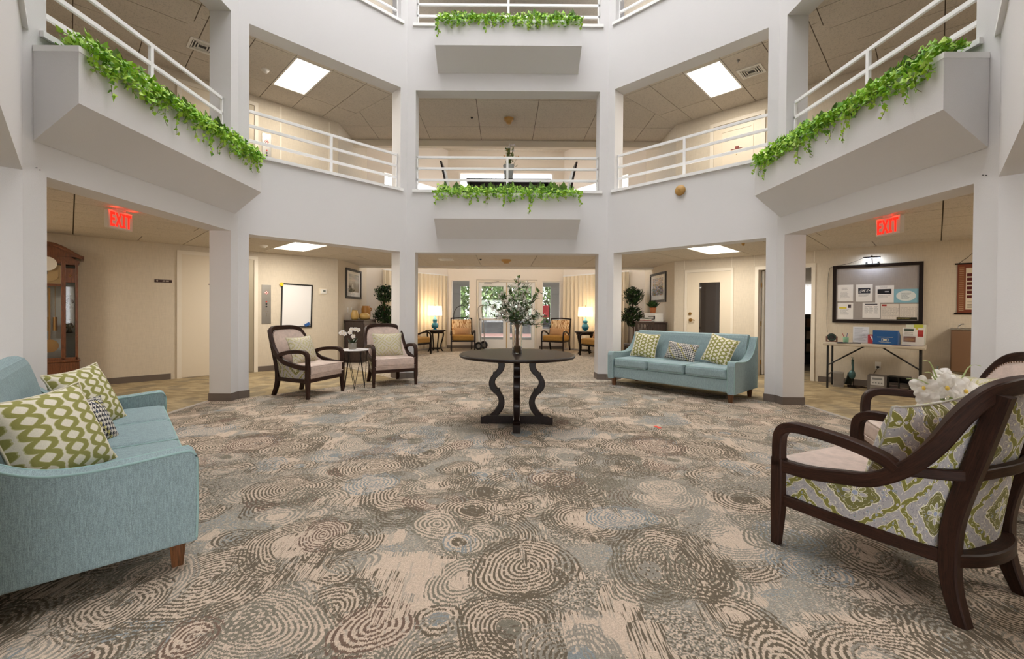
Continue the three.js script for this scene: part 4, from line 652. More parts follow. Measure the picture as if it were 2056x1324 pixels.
// ---------- flower arrangement on the centre table ----------
M.branchLeaf = std('#ffffff', 0.5, { vertexColors: true });
{
  const r = rand(777), v = thing('glass_vase', 'clear glass vase with moss in its foot on the round table', 'vase', [0.1, 0.7585, -4.66]);
  mesh('glass_wall', fin(new THREE.LatheGeometry([[0, 0.004], [0.05, 0.004], [0.05, 0.08], [0.05, 0.2], [0.058, 0.31], [0.062, 0.31], [0.054, 0.2], [0.054, 0.08], [0.054, 0], [0, 0]].map((q) => new THREE.Vector2(...q)), 32)), M.glassSolid, v);
  mesh('moss_filling', cyl(0.047, 0.047, 0.075, 0, 0.044, 0, 20), std('#6b5130', 1, { bumpMap: T.fine, bumpScale: 0.004 }), v);
  const b = thing('blossom_branches', 'tall arrangement of white blossom branches with dark leaves in the glass vase', 'flowers', [0.1, 0.7585, -4.66]), stems = [], leaves = [], petals = [];
  const dirs = [[0.02, 0.82], [-0.08, 0.7], [0.1, 0.72], [-0.2, 0.58], [0.2, 0.6], [-0.3, 0.52], [0.28, 0.42], [-0.14, 0.62], [0.14, 0.5], [-0.26, 0.4], [0.04, 0.66], [-0.02, 0.56], [0.33, 0.32], [-0.22, 0.66], [0.23, 0.68], [-0.05, 0.45]];
  const LC = [lin(58, 84, 38), lin(78, 108, 50), lin(46, 70, 34), lin(98, 126, 62)], PC = [lin(244, 238, 228), lin(250, 246, 240), lin(236, 226, 214)];
  dirs.forEach(([dx, top], k) => {
    const dz = (r() - 0.5) * 0.3, pts = [[(r() - 0.5) * 0.04, 0.03, (r() - 0.5) * 0.04], [dx * 0.08, 0.3, dz * 0.1], [dx * 0.5, lerp(0.3, top, 0.55), dz * 0.5], [dx + (r() - 0.5) * 0.05, top, dz]], c = curve(pts);
    stems.push(tube(pts, 0.0028, 18, 5));
    for (let i = 0; i < 30; i++) { const q = c.getPoint(0.42 + 0.58 * (i / 29)), sp = 0.045; leaves.push({ p: [q.x + (r() - 0.5) * sp, q.y + (r() - 0.5) * sp, q.z + (r() - 0.5) * sp], e: [-0.4 - r() * 1.6, r() * 6.28, (r() - 0.5) * 1.5], s: 0.045 + 0.035 * r(), c: mixc(LC, r) }); }
    for (let j = 0; j < 4; j++) { const s0 = c.getPoint(0.5 + 0.45 * r()), e = [s0.x + (r() - 0.5) * 0.18, s0.y + 0.03 + r() * 0.08, s0.z + (r() - 0.5) * 0.14]; stems.push(rod([s0.x, s0.y, s0.z], e, 0.0016, 4)); for (let i = 0; i < 5; i++) { const p = [lerp(s0.x, e[0], 0.4 + 0.15 * i) + (r() - 0.5) * 0.02, lerp(s0.y, e[1], 0.4 + 0.15 * i) + (r() - 0.5) * 0.02, lerp(s0.z, e[2], 0.4 + 0.15 * i)]; for (let m = 0; m < 4; m++) petals.push({ p, e: [-0.6, r() * 6.28, r() * 6.28], s: 0.017 + 0.008 * r(), c: PC[Math.floor(r() * 3)] }); leaves.push({ p, e: [-1, r() * 6.28, r()], s: 0.03, c: mixc(LC, r) }); } }
    if (k < 12) for (let i = 0; i < 11; i++) { const q = c.getPoint(0.55 + 0.43 * r()), p = [q.x + (r() - 0.5) * 0.05, q.y + (r() - 0.5) * 0.04, q.z + 0.02 + (r() - 0.5) * 0.05]; for (let m = 0; m < 5; m++) petals.push({ p, e: [-0.5 - 0.4 * r(), r() * 6.28, m * 1.25], s: 0.024 + 0.008 * r(), c: PC[m % 3] }); }
  });
  mesh('stem', stems, M.bark, b); leafMesh('foliage', leaves, OVAL, b); leafMesh('blossom', petals, OVAL, b);
}
// ---------- wire side tables with orchids ----------
function wireTable(label, x, d) {
  const t = thing('side_table', label, 'table', [x, 0, -d]); mesh('tabletop', lathe([[0, 0.585], [0.205, 0.585], [0.212, 0.592], [0.21, 0.602], [0, 0.603]], 0, 0, 0, 48), std('#e4e1de', 0.25), t);
  for (let k = 0; k < 6; k++) { const a = k / 6 * 2 * PI + 0.3, b = a + 0.62, c = a - 0.62, P0 = [0.17 * Math.sin(a), 0.012, 0.17 * Math.cos(a)]; mesh('leg', [rod(P0, [0.185 * Math.sin(b), 0.585, 0.185 * Math.cos(b)], 0.005), rod(P0, [0.185 * Math.sin(c), 0.585, 0.185 * Math.cos(c)], 0.005), sph(0.007, P0[0], 0.008, P0[2], 1, 1, 1, 8)], M.iron, t); }
}
function orchidFlower(parent, [x, y, z], s, ax, ay, az) {
  const gs = []; for (let k = 0; k < 5; k++) { const wide = k === 1 || k === 4 ? 1.25 : 0.85; gs.push(turn(shift(surf((a, b) => { const th = a * 2 * PI, rr = b, px = Math.cos(th) * rr * 0.42 * wide, py = Math.sin(th) * rr * 0.5 + 0.52; return [px, py, 0.14 * Math.sin(py * 2.2) - 0.25 * px * px + 0.07 * b * b * Math.sin(th * 4 + k * 2) + 0.05 * Math.sin(px * 9)]; }, 20, 4), 0, 0, 0), 0, 0, k * 2 * PI / 5)); }
  const m = mesh('flower', gs.map((g) => { g.scale(s, s, s); turn(g, ax, ay, az); return g.translate(x, y, z); }), M.petal, parent);
  mesh('flower_lip', turn(sph(0.16 * s, 0, -0.1 * s, 0.14 * s, 0.8, 1.1, 0.8, 10), ax, ay, az).translate(x, y, z), M.petalYellow, m);
}
wireTable('small round white side table on crossed black wire legs between the far armchairs', -2.36, 6.74);
{
  const t = thing('orchid_pot', 'small white orchid in a grey glass pot between the far armchairs', 'orchid', [-2.4, 0.603, -6.75]);
  mesh('pot', fin(new THREE.LatheGeometry([[0, 0.004], [0.058, 0], [0.062, 0.02], [0.062, 0.1], [0.056, 0.1], [0.056, 0.02], [0, 0.01]].map((q) => new THREE.Vector2(...q)), 24)), phys('#b9b2a4', 0.15, { transmission: 0.6, thickness: 0 }), t); mesh('pebbles', cyl(0.054, 0.054, 0.06, 0, 0.045, 0, 18), std('#8b8378', 1, { bumpMap: T.knock, bumpScale: 0.006 }), t);
  mesh('stem', [tube([[0, 0.07, 0], [0.0, 0.2, 0], [-0.04, 0.28, 0.02], [-0.14, 0.27, 0.04]], 0.003), tube([[0, 0.07, 0], [0.02, 0.22, 0], [0.06, 0.3, 0.02], [0.09, 0.29, 0.04]], 0.003)], M.stem, t);
  const r = rand(5); leafMesh('foliage', Array.from({ length: 6 }, (_, k) => ({ p: [0, 0.09, 0], e: [-0.6 - 0.5 * r(), k * 1.1, 0], s: 0.12, c: lin(48, 66, 40) })), OVAL, t);
  for (const [a, b, c] of [[-0.14, 0.27, 0.05], [-0.1, 0.24, 0.06], [-0.02, 0.26, 0.05], [0.03, 0.2, 0.06], [0.06, 0.31, 0.04], [0.0, 0.31, 0.04], [0.1, 0.3, 0.03], [-0.17, 0.25, 0.03]]) orchidFlower(t, [a, b, c], 0.036, 0, 0.3, 0.4);
}
wireTable('small round white side table between the near armchairs, under the orchids', 2.42, 2.42);
{
  const t = thing('orchid_arrangement', 'large white orchid arrangement with grass blades between the near armchairs', 'orchid', [2.42, 0.603, -2.42]);
  mesh('pot', lathe([[0, 0], [0.05, 0], [0.065, 0.05], [0.06, 0.1], [0.052, 0.1], [0, 0.09]], 0, 0, 0, 24), std('#8d8a80', 0.6), t);
  const fl = [[-0.09, 0.205, 0.06, 0.066, 0.1, -0.5, 0.2], [0.0, 0.215, 0.05, 0.074, 0.0, 0.1, 0.1], [0.075, 0.2, 0.02, 0.07, -0.1, 0.6, 0], [-0.07, 0.12, 0.1, 0.07, 0.25, -0.4, -0.2], [0.02, 0.08, 0.12, 0.07, 0.3, 0.1, 0.3], [-0.005, 0.265, 0.0, 0.05, -0.5, 0, 0.6], [0.05, 0.135, 0.1, 0.06, 0.1, 0.4, 0.5]];
  const ay = deg(-35);
  for (const [x, y, z, s, a, b, c] of fl) { const X = x * Math.cos(ay) + z * Math.sin(ay), Z = -x * Math.sin(ay) + z * Math.cos(ay); orchidFlower(t, [X, y, Z], s, a, b + ay, c); }
  mesh('stem', [[0, 0.21, 0], [-0.05, 0.12, 0.03], [0.05, 0.2, 0]].map((q) => tube([[0, 0.08, 0], [q[0] * 0.5, 0.12, q[2] * 0.5], q], 0.004, 8, 6)), M.stem, t);
  for (const [dx, dy, dz, m] of [[-0.13, 0.36, 0.02, 0.34], [-0.15, 0.3, 0.05, 0.3], [-0.22, 0.26, 0.03, 0.28], [0.12, 0.34, 0.06, 0.26]]) mesh('grass_blade', sweep([[0, 0.08, 0], [dx * 0.35, m * 0.72, dz * 0.35], [dx * 0.75, dy * 0.96, dz * 0.75], [dx * 1.1, dy * 0.98, dz * 1.1]], (u) => 0.015 * (1 - u * 0.8), 0.002, [0.8, 0, 0.5], 16), std('#b4c284', 0.6), t);
  const r = rand(15); leafMesh('foliage', Array.from({ length: 9 }, (_, k) => ({ p: [0, 0.07, 0], e: [-0.8 - 0.7 * r(), k * 0.9, 0], s: 0.1 + 0.04 * r(), c: mixc([lin(60, 110, 40), lin(96, 150, 50)], r) })), OVAL, t);
  const j = thing('glass_terrarium', 'small glass bowl of succulents beside the near orchids', 'terrarium', [2.53, 0.603, -2.47]);
  mesh('bowl', fin(new THREE.LatheGeometry([[0, 0], [0.05, 0.002], [0.075, 0.05], [0.075, 0.1], [0.05, 0.15], [0.047, 0.15], [0.071, 0.1], [0.071, 0.05], [0.045, 0.006], [0, 0.006]].map((q) => new THREE.Vector2(...q)), 24)), M.glassSolid, j);
  mesh('gravel', cyl(0.06, 0.045, 0.04, 0, 0.028, 0, 18), std('#a8906a', 1, { bumpMap: T.knock, bumpScale: 0.006 }), j);
  leafMesh('succulents', Array.from({ length: 60 }, () => { const a = r() * 6.28, q = r() * 0.04; return { p: [q * Math.cos(a), 0.05 + r() * 0.03, q * Math.sin(a)], e: [-0.3 - r() * 0.8, r() * 6.28, 0], s: 0.03 + 0.035 * r(), c: mixc([lin(110, 140, 50), lin(90, 120, 96), lin(150, 160, 70)], r) }; }), OVAL, j);
}
// red tag on the carpet
single('red_tag', 'small red tag lying on the carpet to the right of the round table', 'tag', turn(bx(0.035, 0.003, 0.09), 0, 0.25, 0), std('#e0492f', 0.7), [1.577, 0.0065, -4.54]);
// ---------- lobby ----------
M.curtain = phys('#efe3cc', 0.9, { transmission: 0.12, thickness: 0 });
function curtain(label, a, b, y0, y1, n) {                                  // pleated cloth from plan point a to b
  const u = un(a, b), L = Math.hypot(b[0] - a[0], b[1] - a[1]), ry = Math.atan2(u[1], u[0]), t = thing('curtain', label, 'curtain', [(a[0] + b[0]) / 2, y0, -(a[1] + b[1]) / 2], ry);
  const r = rand(Math.round(L * 1000)), ph = Array.from({ length: n + 2 }, () => 0.7 + 0.6 * r());
  mesh('cloth', surf((s, v) => { const k = s * n, i = Math.floor(k), w = lerp(ph[i], ph[i + 1], k - i); return [(s - 0.5) * L + 0.008 * Math.sin(k * 4.1 * PI), v * (y1 - y0), 0.035 * w * Math.sin(k * 2 * PI) * (v > 0.97 ? 0.8 : 1) + 0.006 * Math.sin(v * 3 + k)]; }, n * 12, 10), M.curtain, t);
  mesh('rail', bx(L, 0.03, 0.03, 0, y1 - y0 + 0.015, 0), M.gloss, t);
}
const bay = (s, t, o) => { const A = [s * KX, 11.5], B = [s * 1.85, 13.85], u = un(A, B), n = [-s * Math.abs(u[1]), -Math.abs(u[0])]; return [A[0] + u[0] * t + n[0] * o, A[1] + u[1] * t + n[1] * o]; };
for (const s of [-1, 1]) { const a = bay(s, 0.45, 0.09), b = bay(s, 2.9, 0.09); s < 0 ? curtain('cream pleated curtain behind the lamp on the harbour picture side', a, b, 0.06, 2.3, 15) : curtain('cream pleated curtain behind the lamp on the garden picture side', b, a, 0.06, 2.3, 15); }
// entrance doors and side windows
{
  const g = structGroup('door_5', 'glass double entrance door in a cream frame', [0.045, 0, -DB - 0.06]);
  mesh('frame', plate([[-0.965, 0], [-0.905, 0], [-0.905, 2.13], [0.905, 2.13], [0.905, 0], [0.965, 0], [0.965, 2.19], [-0.965, 2.19]], 0.11), M.trimCream, g);
  for (const s of [-1, 1]) {
    const l = mesh('door_leaf', plate(rect(s < 0 ? -0.9 : 0.012, 0.01, s < 0 ? -0.012 : 0.9, 2.12), 0.045, [rect(s < 0 ? -0.8 : 0.11, 0.28, s < 0 ? -0.11 : 0.8, 2.0)]), M.gloss, g);
    mesh('pane', bx(0.69, 1.72, 0.006, s * 0.455, 1.14, 0), M.glass, l); mesh('push_bar', rb(0.8, 0.055, 0.05, s * 0.455, 0.93, 0.06, 0.01), M.plasticWhite, l); mesh('bar_end', rb(0.05, 0.07, 0.055, s * 0.86, 0.93, 0.06, 0.006), M.plasticBlack, l);
    mesh('closer', [rb(0.24, 0.05, 0.04, s * 0.6, 2.09, 0.05, 0.006), rod([s * 0.5, 2.1, 0.06], [s * 0.25, 2.15, 0.1], 0.008)], M.steel, l);
  }
  mesh('astragal', rb(0.022, 2.1, 0.02, 0, 1.06, 0.03, 0.004), M.brass, g);
}
for (const [n, x0, x1, y1] of [[4, -1.72, -1.13, 2.18], [5, 1.18, 1.76, 2.16]]) { const g = structGroup('window_' + n, 'narrow side window ' + (n === 4 ? 'behind the yellow armchair by the hand truck' : 'behind the yellow armchair with the red walker outside'), [0, 0, -DB - 0.08]); mesh('frame', shift(plate(rect(x0, 0.62, x1, y1), 0.06, [rect(x0 + 0.025, 0.645, x1 - 0.025, y1 - 0.025)]), 0, 0, 0), M.gloss, g); mesh('pane', bx(x1 - x0 - 0.05, y1 - 0.67, 0.005, (x0 + x1) / 2, (0.62 + y1) / 2, 0), M.glass, g); }
// vestibule
const VB = 16.3; M.vest = std('#a9aaa6', 0.8); M.vestFloor = std('#87857f', 0.8, { bumpMap: T.fine, bumpScale: 0.002 });
struct('floor_vestibule', prism([[-2.4, 14], [2.4, 14], [2.4, VB], [-2.4, VB]], -0.06, 0.0), M.vestFloor, 'grey matting of the entrance vestibule');
struct('ceiling_vestibule', prism([[-2.4, 14.0], [2.4, 14.0], [2.4, VB + 0.15], [-2.4, VB + 0.15]], 2.5, 2.6), M.vest, 'grey ceiling of the entrance vestibule');
struct('wall_vestibule_left', prism([[-2.4, 14], [-2.25, 14], [-2.25, VB], [-2.4, VB]], 0, 2.5), M.vest, 'grey vestibule wall behind the luggage cart');
struct('wall_vestibule_right', prism([[2.25, 14], [2.4, 14], [2.4, VB], [2.25, VB]], 0, 2.5), M.gloss, 'white vestibule wall with black door hinges');
{
  const s = new THREE.Shape(rect(-2.4, 0, 2.4, 2.5).map((q) => new THREE.Vector2(...q))); for (const [a, b] of [[-1.68, -1.08], [-0.92, 0.98], [1.12, 1.72]]) s.holes.push(new THREE.Path(rect(a, a === -0.92 ? 0.22 : 0.1, b, 2.12).map((q) => new THREE.Vector2(...q))));
  struct('wall_vestibule_outer', shift(metric(new THREE.ExtrudeGeometry(s, { depth: 0.12, bevelEnabled: false })), 0, 0, -VB - 0.12), M.vest, 'grey outer glazing wall of the vestibule');
  const g = structGroup('window_6', 'outer glazing of the vestibule facing the garden', [0, 0, -VB - 0.06]); for (const [a, b] of [[-1.68, -1.08], [-0.92, 0.98], [1.12, 1.72]]) mesh('pane', bx(b - a, a === -0.92 ? 1.9 : 2.02, 0.005, (a + b) / 2, a === -0.92 ? 1.17 : 1.11, 0), M.glass, g); mesh('mullion', bx(0.07, 1.9, 0.08, 0.03, 1.17, 0), M.gloss, g); mesh('mullion', bx(1.9, 0.06, 0.08, 0.03, 0.92, 0), M.gloss, g);
}
for (const y of [0.75, 1.55]) single('door_hinge', 'black hinge on the white vestibule wall', 'hinge', rb(0.02, 0.12, 0.05, 0, 0, 0, 0.004), M.plasticBlack, [2.24, y, -15.3], 0, 'vestibule hinges');
// things in the vestibule
function cartFrame(label, x, d, ry, mat, w, h) { const t = thing('luggage_cart', label, 'cart', [x, 0, -d], ry); mesh('deck', rb(w, 0.06, 0.45, 0, 0.72, 0, 0.01), M.plasticBlack, t); mesh('hoop', tube([[-w / 2 + 0.03, 0.72, 0], [-w / 2 + 0.05, 1.15, 0], [-w / 6, 1.35, 0], [w / 6, 1.35, 0], [w / 2 - 0.05, 1.15, 0], [w / 2 - 0.03, 0.72, 0]], 0.013, 40), mat, t); for (const [a, b] of [[-1, -1], [1, -1], [-1, 1], [1, 1]]) mesh('leg', rod([a * (w / 2 - 0.04), 0.7, b * 0.18], [a * (w / 2 - 0.04), 0.06, b * 0.18], 0.012), mat, t); for (const [a, b] of [[-1, -1], [1, -1], [-1, 1], [1, 1]]) mesh('wheel', turn(cyl(0.06, 0.06, 0.03, 0, 0, 0, 20), 0, 0, PI / 2).translate(a * (w / 2 - 0.04), 0.06, b * 0.18), M.plasticBlack, t); }
cartFrame('black cart with an arched hoop in the vestibule behind the left side window', -1.5, 15.0, 0.1, M.iron, 0.62, 1.4);
{
  const t = thing('hand_truck', 'steel hand truck with black wheel standing inside by the left door leaf', 'hand truck', [-0.68, 0, -13.45], 1.25);
  mesh('frame', [tube([[-0.16, 0.05, 0], [-0.16, 0.8, -0.06], [-0.15, 1.25, -0.12], [-0.1, 1.36, -0.06], [-0.02, 1.38, 0.02]], 0.014, 30), tube([[0.16, 0.05, 0], [0.16, 0.8, -0.06], [0.15, 1.25, -0.12], [0.1, 1.36, -0.06], [0.02, 1.38, 0.02]], 0.014, 30), rod([-0.16, 0.5, -0.04], [0.16, 0.5, -0.04], 0.01), rod([-0.16, 0.95, -0.08], [0.16, 0.95, -0.08], 0.01)], M.steel, t);
  mesh('toe_plate', rb(0.36, 0.012, 0.2, 0, 0.02, 0.12, 0.003), M.steel, t); for (const s of [-1, 1]) { const w = mesh('wheel', turn(fin(new THREE.TorusGeometry(0.095, 0.035, 10, 28)), 0, PI / 2, 0).translate(s * 0.22, 0.13, -0.06), M.plasticBlack, t); mesh('hub', turn(cyl(0.06, 0.06, 0.04, 0, 0, 0, 20), 0, 0, PI / 2).translate(s * 0.22, 0.13, -0.06), M.plasticGrey, w); } mesh('axle', rod([-0.2, 0.13, -0.06], [0.2, 0.13, -0.06], 0.01), M.steel, t);
}
{
  const t = thing('transport_chair', 'transport chair with a red back panel in the vestibule behind the right side window', 'chair', [1.5, 0, -15.1], 0.15);
  mesh('back_panel', rb(0.36, 0.42, 0.03, -0.12, 1.2, -0.1, 0.01), std('#b3303a', 0.7), t); mesh('frame', [tube([[-0.31, 0.2, 0.1], [-0.31, 0.8, -0.05], [-0.3, 1.46, -0.1], [-0.12, 1.52, -0.1], [0.06, 1.46, -0.1], [0.07, 0.8, -0.05], [0.07, 0.2, 0.1]], 0.013, 50)], M.iron, t); mesh('seat', rb(0.38, 0.05, 0.38, -0.12, 0.55, 0.1, 0.01), M.plasticBlack, t); mesh('bag', rb(0.3, 0.26, 0.15, -0.1, 0.8, 0.05, 0.05, 4), std('#4c4d52', 0.9), t);
  for (const s of [-1, 1]) mesh('wheel', turn(fin(new THREE.TorusGeometry(0.13, 0.02, 8, 28)), 0, PI / 2, 0).translate(-0.12 + s * 0.2, 0.15, 0), M.plasticBlack, t);
}
// lobby armchairs
M.gold = std('#c99546', 0.9, { map: T.heather }); M.stripeFab = std('#ffffff', 0.9, { map: T.stripe }); M.peach = std('#d9a878', 0.9, { map: T.heather });
function lobbyChair(label, x, d, ry) {
  const t = thing('lobby_chair', label, 'armchair', [x, 0, -d], ry, 'gold lobby armchairs'), mm = M.black; t.scale.set(1.12, 1, 1.06);
  mesh('seat_cushion', rb(0.58, 0.17, 0.56, 0, 0.395, 0.03, 0.05, 4), M.gold, t);
  mesh('back_cushion', turn(rb(0.54, 0.52, 0.09, 0, 0.26, 0, 0.035, 3), -0.2).translate(0, 0.42, -0.23), M.stripeFab, t);
  for (const s of [-1, 1]) {
    mesh('leg', sweep([[s * 0.31, 0, 0.3], [s * 0.31, 0.3, 0.3], [s * 0.31, 0.5, 0.3], [s * 0.31, 0.585, 0.26], [s * 0.31, 0.605, 0.18], [s * 0.31, 0.59, 0.06], [s * 0.305, 0.53, -0.1], [s * 0.3, 0.47, -0.22]], 0.035, 0.04, [1, 0, 0], 40), mm, t);
    mesh('leg', sweep([[s * 0.285, 0.98, -0.36], [s * 0.285, 0.7, -0.3], [s * 0.285, 0.42, -0.25], [s * 0.285, 0.2, -0.25], [s * 0.285, 0, -0.32]], 0.035, 0.04, [1, 0, 0], 24), mm, t);
    mesh('side_rail', sweep([[s * 0.3, 0.3, 0.3], [s * 0.295, 0.3, 0], [s * 0.285, 0.3, -0.25]], 0.03, 0.04, [1, 0, 0], 6), mm, t);
  }
  mesh('crest_rail', sweep([[-0.3, 0.965, -0.355], [0, 0.985, -0.37], [0.3, 0.965, -0.355]], 0.03, 0.035, [0, 0, 1], 12), mm, t); mesh('front_rail', bx(0.6, 0.04, 0.03, 0, 0.3, 0.3), mm, t);
  const f = frameAt(x, d, ry), p = f(0, 0.57, -0.04), o = thing('lumbar_pillow', 'peach lumbar pillow on the ' + label.replace(/^gold lobby armchair /, 'gold armchair '), 'pillow', p.pos); o.rotation.order = 'YXZ'; o.rotation.set(-0.3, ry, 0); mesh('cover', pillowGeo(0.5, 0.26, 0.12, 10), M.peach, o);
}
lobbyChair('gold lobby armchair by the hand truck', -1.3, 13.15, 0.18);
lobbyChair('gold lobby armchair in front of the red transport chair', 1.56, 13.2, -0.5);
lobbyChair('gold lobby armchair half behind the left column', -2.5, 11.85, 1.15);
lobbyChair('gold lobby armchair half behind the right column', 2.5, 11.75, -1.1);
function lampTable(label, x, d) {
  const t = thing('end_table', label, 'table', [x, 0, -d]); mesh('tabletop', lathe([[0, 0.6], [0.28, 0.6], [0.3, 0.615], [0.3, 0.63], [0.285, 0.64], [0, 0.64]], 0, 0, 0, 40), M.black, t); mesh('apron', lathe([[0.22, 0.54], [0.25, 0.54], [0.25, 0.6]], 0, 0, 0, 32), M.black, t);
  for (let k = 0; k < 4; k++) { const a = k * PI / 2 + 0.5, q = (r, y) => [r * Math.sin(a), y, r * Math.cos(a)]; mesh('leg', sweep([q(0.235, 0.6), q(0.25, 0.5), q(0.215, 0.35), q(0.17, 0.2), q(0.18, 0.08), q(0.225, 0)], 0.03, 0.035, [Math.cos(a), 0, -Math.sin(a)], 24), M.black, t); }
  mesh('shelf_ring', fin(new THREE.TorusGeometry(0.17, 0.014, 8, 32).rotateX(PI / 2).translate(0, 0.09, 0)), M.black, t);
}
M.glaze = phys('#2c88a6', 0.15, { clearcoat: 1, clearcoatRoughness: 0.08 });
M.shade = phys('#f4e3c6', 0.9, { transmission: 0.5, thickness: 0, emissive: '#ffe2b8', emissiveIntensity: 1.2 });
function tableLamp(label, x, d) {
  const t = thing('table_lamp', label, 'lamp', [x, 0.64, -d]); mesh('base', lathe([[0, 0], [0.07, 0], [0.065, 0.02], [0.03, 0.03]], 0, 0, 0, 28), M.glaze, t);
  mesh('gourd_body', lathe([[0.03, 0.03], [0.085, 0.06], [0.108, 0.12], [0.085, 0.185], [0.05, 0.215], [0.066, 0.25], [0.07, 0.285], [0.05, 0.325], [0.026, 0.35], [0.02, 0.39], [0, 0.39]], 0, 0, 0, 32), M.glaze, t);
  mesh('neck', cyl(0.008, 0.008, 0.1, 0, 0.43, 0, 10), M.brass, t); mesh('lamp_shade', fin(new THREE.CylinderGeometry(0.2, 0.215, 0.28, 40, 1, true).translate(0, 0.56, 0)), M.shade, t); mesh('finial', sph(0.012, 0, 0.72, 0, 1, 1.4, 1, 10), M.brass, t);
  mesh('light_bulb', sph(0.035, 0, 0.55, 0, 1, 1.2, 1, 12), std('#fff3dc', 0.5, { emissive: '#ffd9a0', emissiveIntensity: 8 }), t);
  const l = new THREE.PointLight(new THREE.Color().setRGB(1, 0.78, 0.54), 0.8); l.position.set(0, 0.55, 0); l.shadow.radius = 2; l.name = 'bulb_glow'; t.add(l);
}
lampTable('dark round lamp table with curved legs on the hand truck side of the entrance', -2.05, 12.75); tableLamp('turquoise gourd lamp with a glowing white drum shade on the hand truck side', -2.07, 12.75);
lampTable('dark round lamp table with curved legs on the red chair side of the entrance', 2.29, 12.45); tableLamp('turquoise gourd lamp with a glowing white drum shade on the red chair side', 2.3, 12.45);
// cabinets, jars and topiaries beside the lobby passage
function cabinet(label, s, d) { const t = thing('sideboard', label, 'cabinet', [s * (KX - 0.24), 0, -d], -s * PI / 2); mesh('body', rb(0.95, 0.9, 0.42, 0, 0.5, 0, 0.008), M.darkCab, t); mesh('top', rb(1.0, 0.03, 0.46, 0, 0.965, 0, 0.006), M.darkCab, t); mesh('plinth', bx(0.9, 0.05, 0.38, 0, 0.025, 0), M.darkCab, t); for (const a of [-1, 1]) { const q = mesh('door', rb(0.455, 0.8, 0.02, a * 0.232, 0.5, 0.216, 0.004), M.darkCab, t); mesh('knob', sph(0.012, a * 0.04, 0.55, 0.236, 1, 1, 1, 10), M.brass, q); } }
cabinet('dark wood cabinet under the ochre jars', -1, 10.35); cabinet('dark wood cabinet under the small potted plant', 1, 10.35);
M.ochre = phys('#b98a3c', 0.35, { clearcoat: 0.5 }); M.ochre2 = phys('#c9a55f', 0.4, { clearcoat: 0.4 });
single('ceramic_jar', 'ochre glazed jar with narrow neck on the cabinet', 'jar', lathe([[0, 0], [0.06, 0], [0.085, 0.05], [0.085, 0.15], [0.065, 0.19], [0.062, 0.215], [0.07, 0.225], [0.05, 0.225], [0, 0.2]], 0, 0, 0, 28), M.ochre2, [-3.5, 0.981, -10.05], 0);
single('ceramic_jar', 'low rounded tan jar on the cabinet, between two ochre jars', 'jar', lathe([[0, 0], [0.08, 0], [0.125, 0.05], [0.125, 0.11], [0.09, 0.145], [0.075, 0.155], [0, 0.15]], 0, 0, 0, 28), M.ochre2, [-3.34, 0.981, -10.25], 0);
single('ceramic_jar', 'tall orange brown jar with lug handles at the back of the cabinet', 'jar', [lathe([[0, 0], [0.085, 0], [0.105, 0.08], [0.11, 0.26], [0.09, 0.3], [0.088, 0.33], [0.08, 0.33], [0, 0.3]], 0, 0, 0, 28), tube([[0.1, 0.28, 0], [0.14, 0.26, 0], [0.112, 0.2, 0]], 0.01, 10)], std('#a9742f', 0.4), [-3.42, 0.981, -10.62], 0);
M.topLeafC = [lin(30, 58, 28), lin(44, 78, 36), lin(22, 44, 24), lin(62, 98, 46)];
function topiary(label, x, d, seed) {
  const r = rand(seed), t = thing('topiary', label, 'plant', [x, 0, -d]); mesh('pot', lathe([[0, 0], [0.13, 0], [0.17, 0.3], [0.18, 0.31], [0.16, 0.31], [0, 0.28]], 0, 0, 0, 28), std('#6a5a4a', 0.7), t); mesh('trunk', [tube([[0, 0.28, 0], [0.02, 0.8, 0], [-0.01, 1.2, 0.01], [0, 1.7, 0]], 0.018, 20)], M.bark, t);
  for (const [cy, R, n] of [[1.66, 0.29, 520], [1.12, 0.33, 620]]) { const L = []; for (let k = 0; k < n; k++) { const a = r() * 6.28, u = 2 * r() - 1, q = R * (0.55 + 0.5 * r()), s = Math.sqrt(1 - u * u); L.push({ p: [q * s * Math.cos(a), cy + q * u * 0.82, q * s * Math.sin(a)], e: [-1.6 - 1.1 * r(), -a + PI / 2 + (r() - 0.5), (r() - 0.5) * 0.8], s: 0.075 + 0.045 * r(), c: mixc(M.topLeafC, r) }); } leafMesh('foliage', L, OVAL, t); }
}
topiary('two ball green topiary tree beside the ochre jars cabinet', -3.13, 11.25, 61); topiary('two ball green topiary tree beside the cabinet with the small printer', 3.32, 11.3, 62);
// on the right cabinet
{ const t = thing('desk_printer', 'small white printer on the cabinet behind the far sofa', 'printer', [3.45, 0.981, -10.1], -PI / 2 + 0.5); mesh('body', rb(0.34, 0.2, 0.26, 0, 0.1, 0, 0.015), M.plasticWhite, t); mesh('paper_slot', [bx(0.16, 0.02, 0.004, 0.04, 0.12, 0.131), bx(0.16, 0.035, 0.004, 0.04, 0.06, 0.131)], M.plasticGrey, t); mesh('control_panel', bx(0.04, 0.08, 0.004, 0.135, 0.1, 0.131), M.plasticBlack, t); }
{ const r = rand(88), t = thing('potted_plant', 'small leafy plant in a terracotta pot on the white printer', 'plant', [3.43, 1.182, -10.1]); mesh('pot', lathe([[0, 0], [0.055, 0], [0.075, 0.12], [0.08, 0.13], [0.068, 0.13], [0, 0.11]], 0, 0, 0, 24), std('#a9653a', 0.8), t); leafMesh('foliage', Array.from({ length: 70 }, () => ({ p: [(r() - 0.5) * 0.06, 0.12 + r() * 0.03, (r() - 0.5) * 0.06], e: [-0.2 - r() * 1.1, r() * 6.28, 0], s: 0.12 + 0.08 * r(), c: mixc([lin(44, 78, 40), lin(70, 108, 50)], r) })), OVAL, t); }
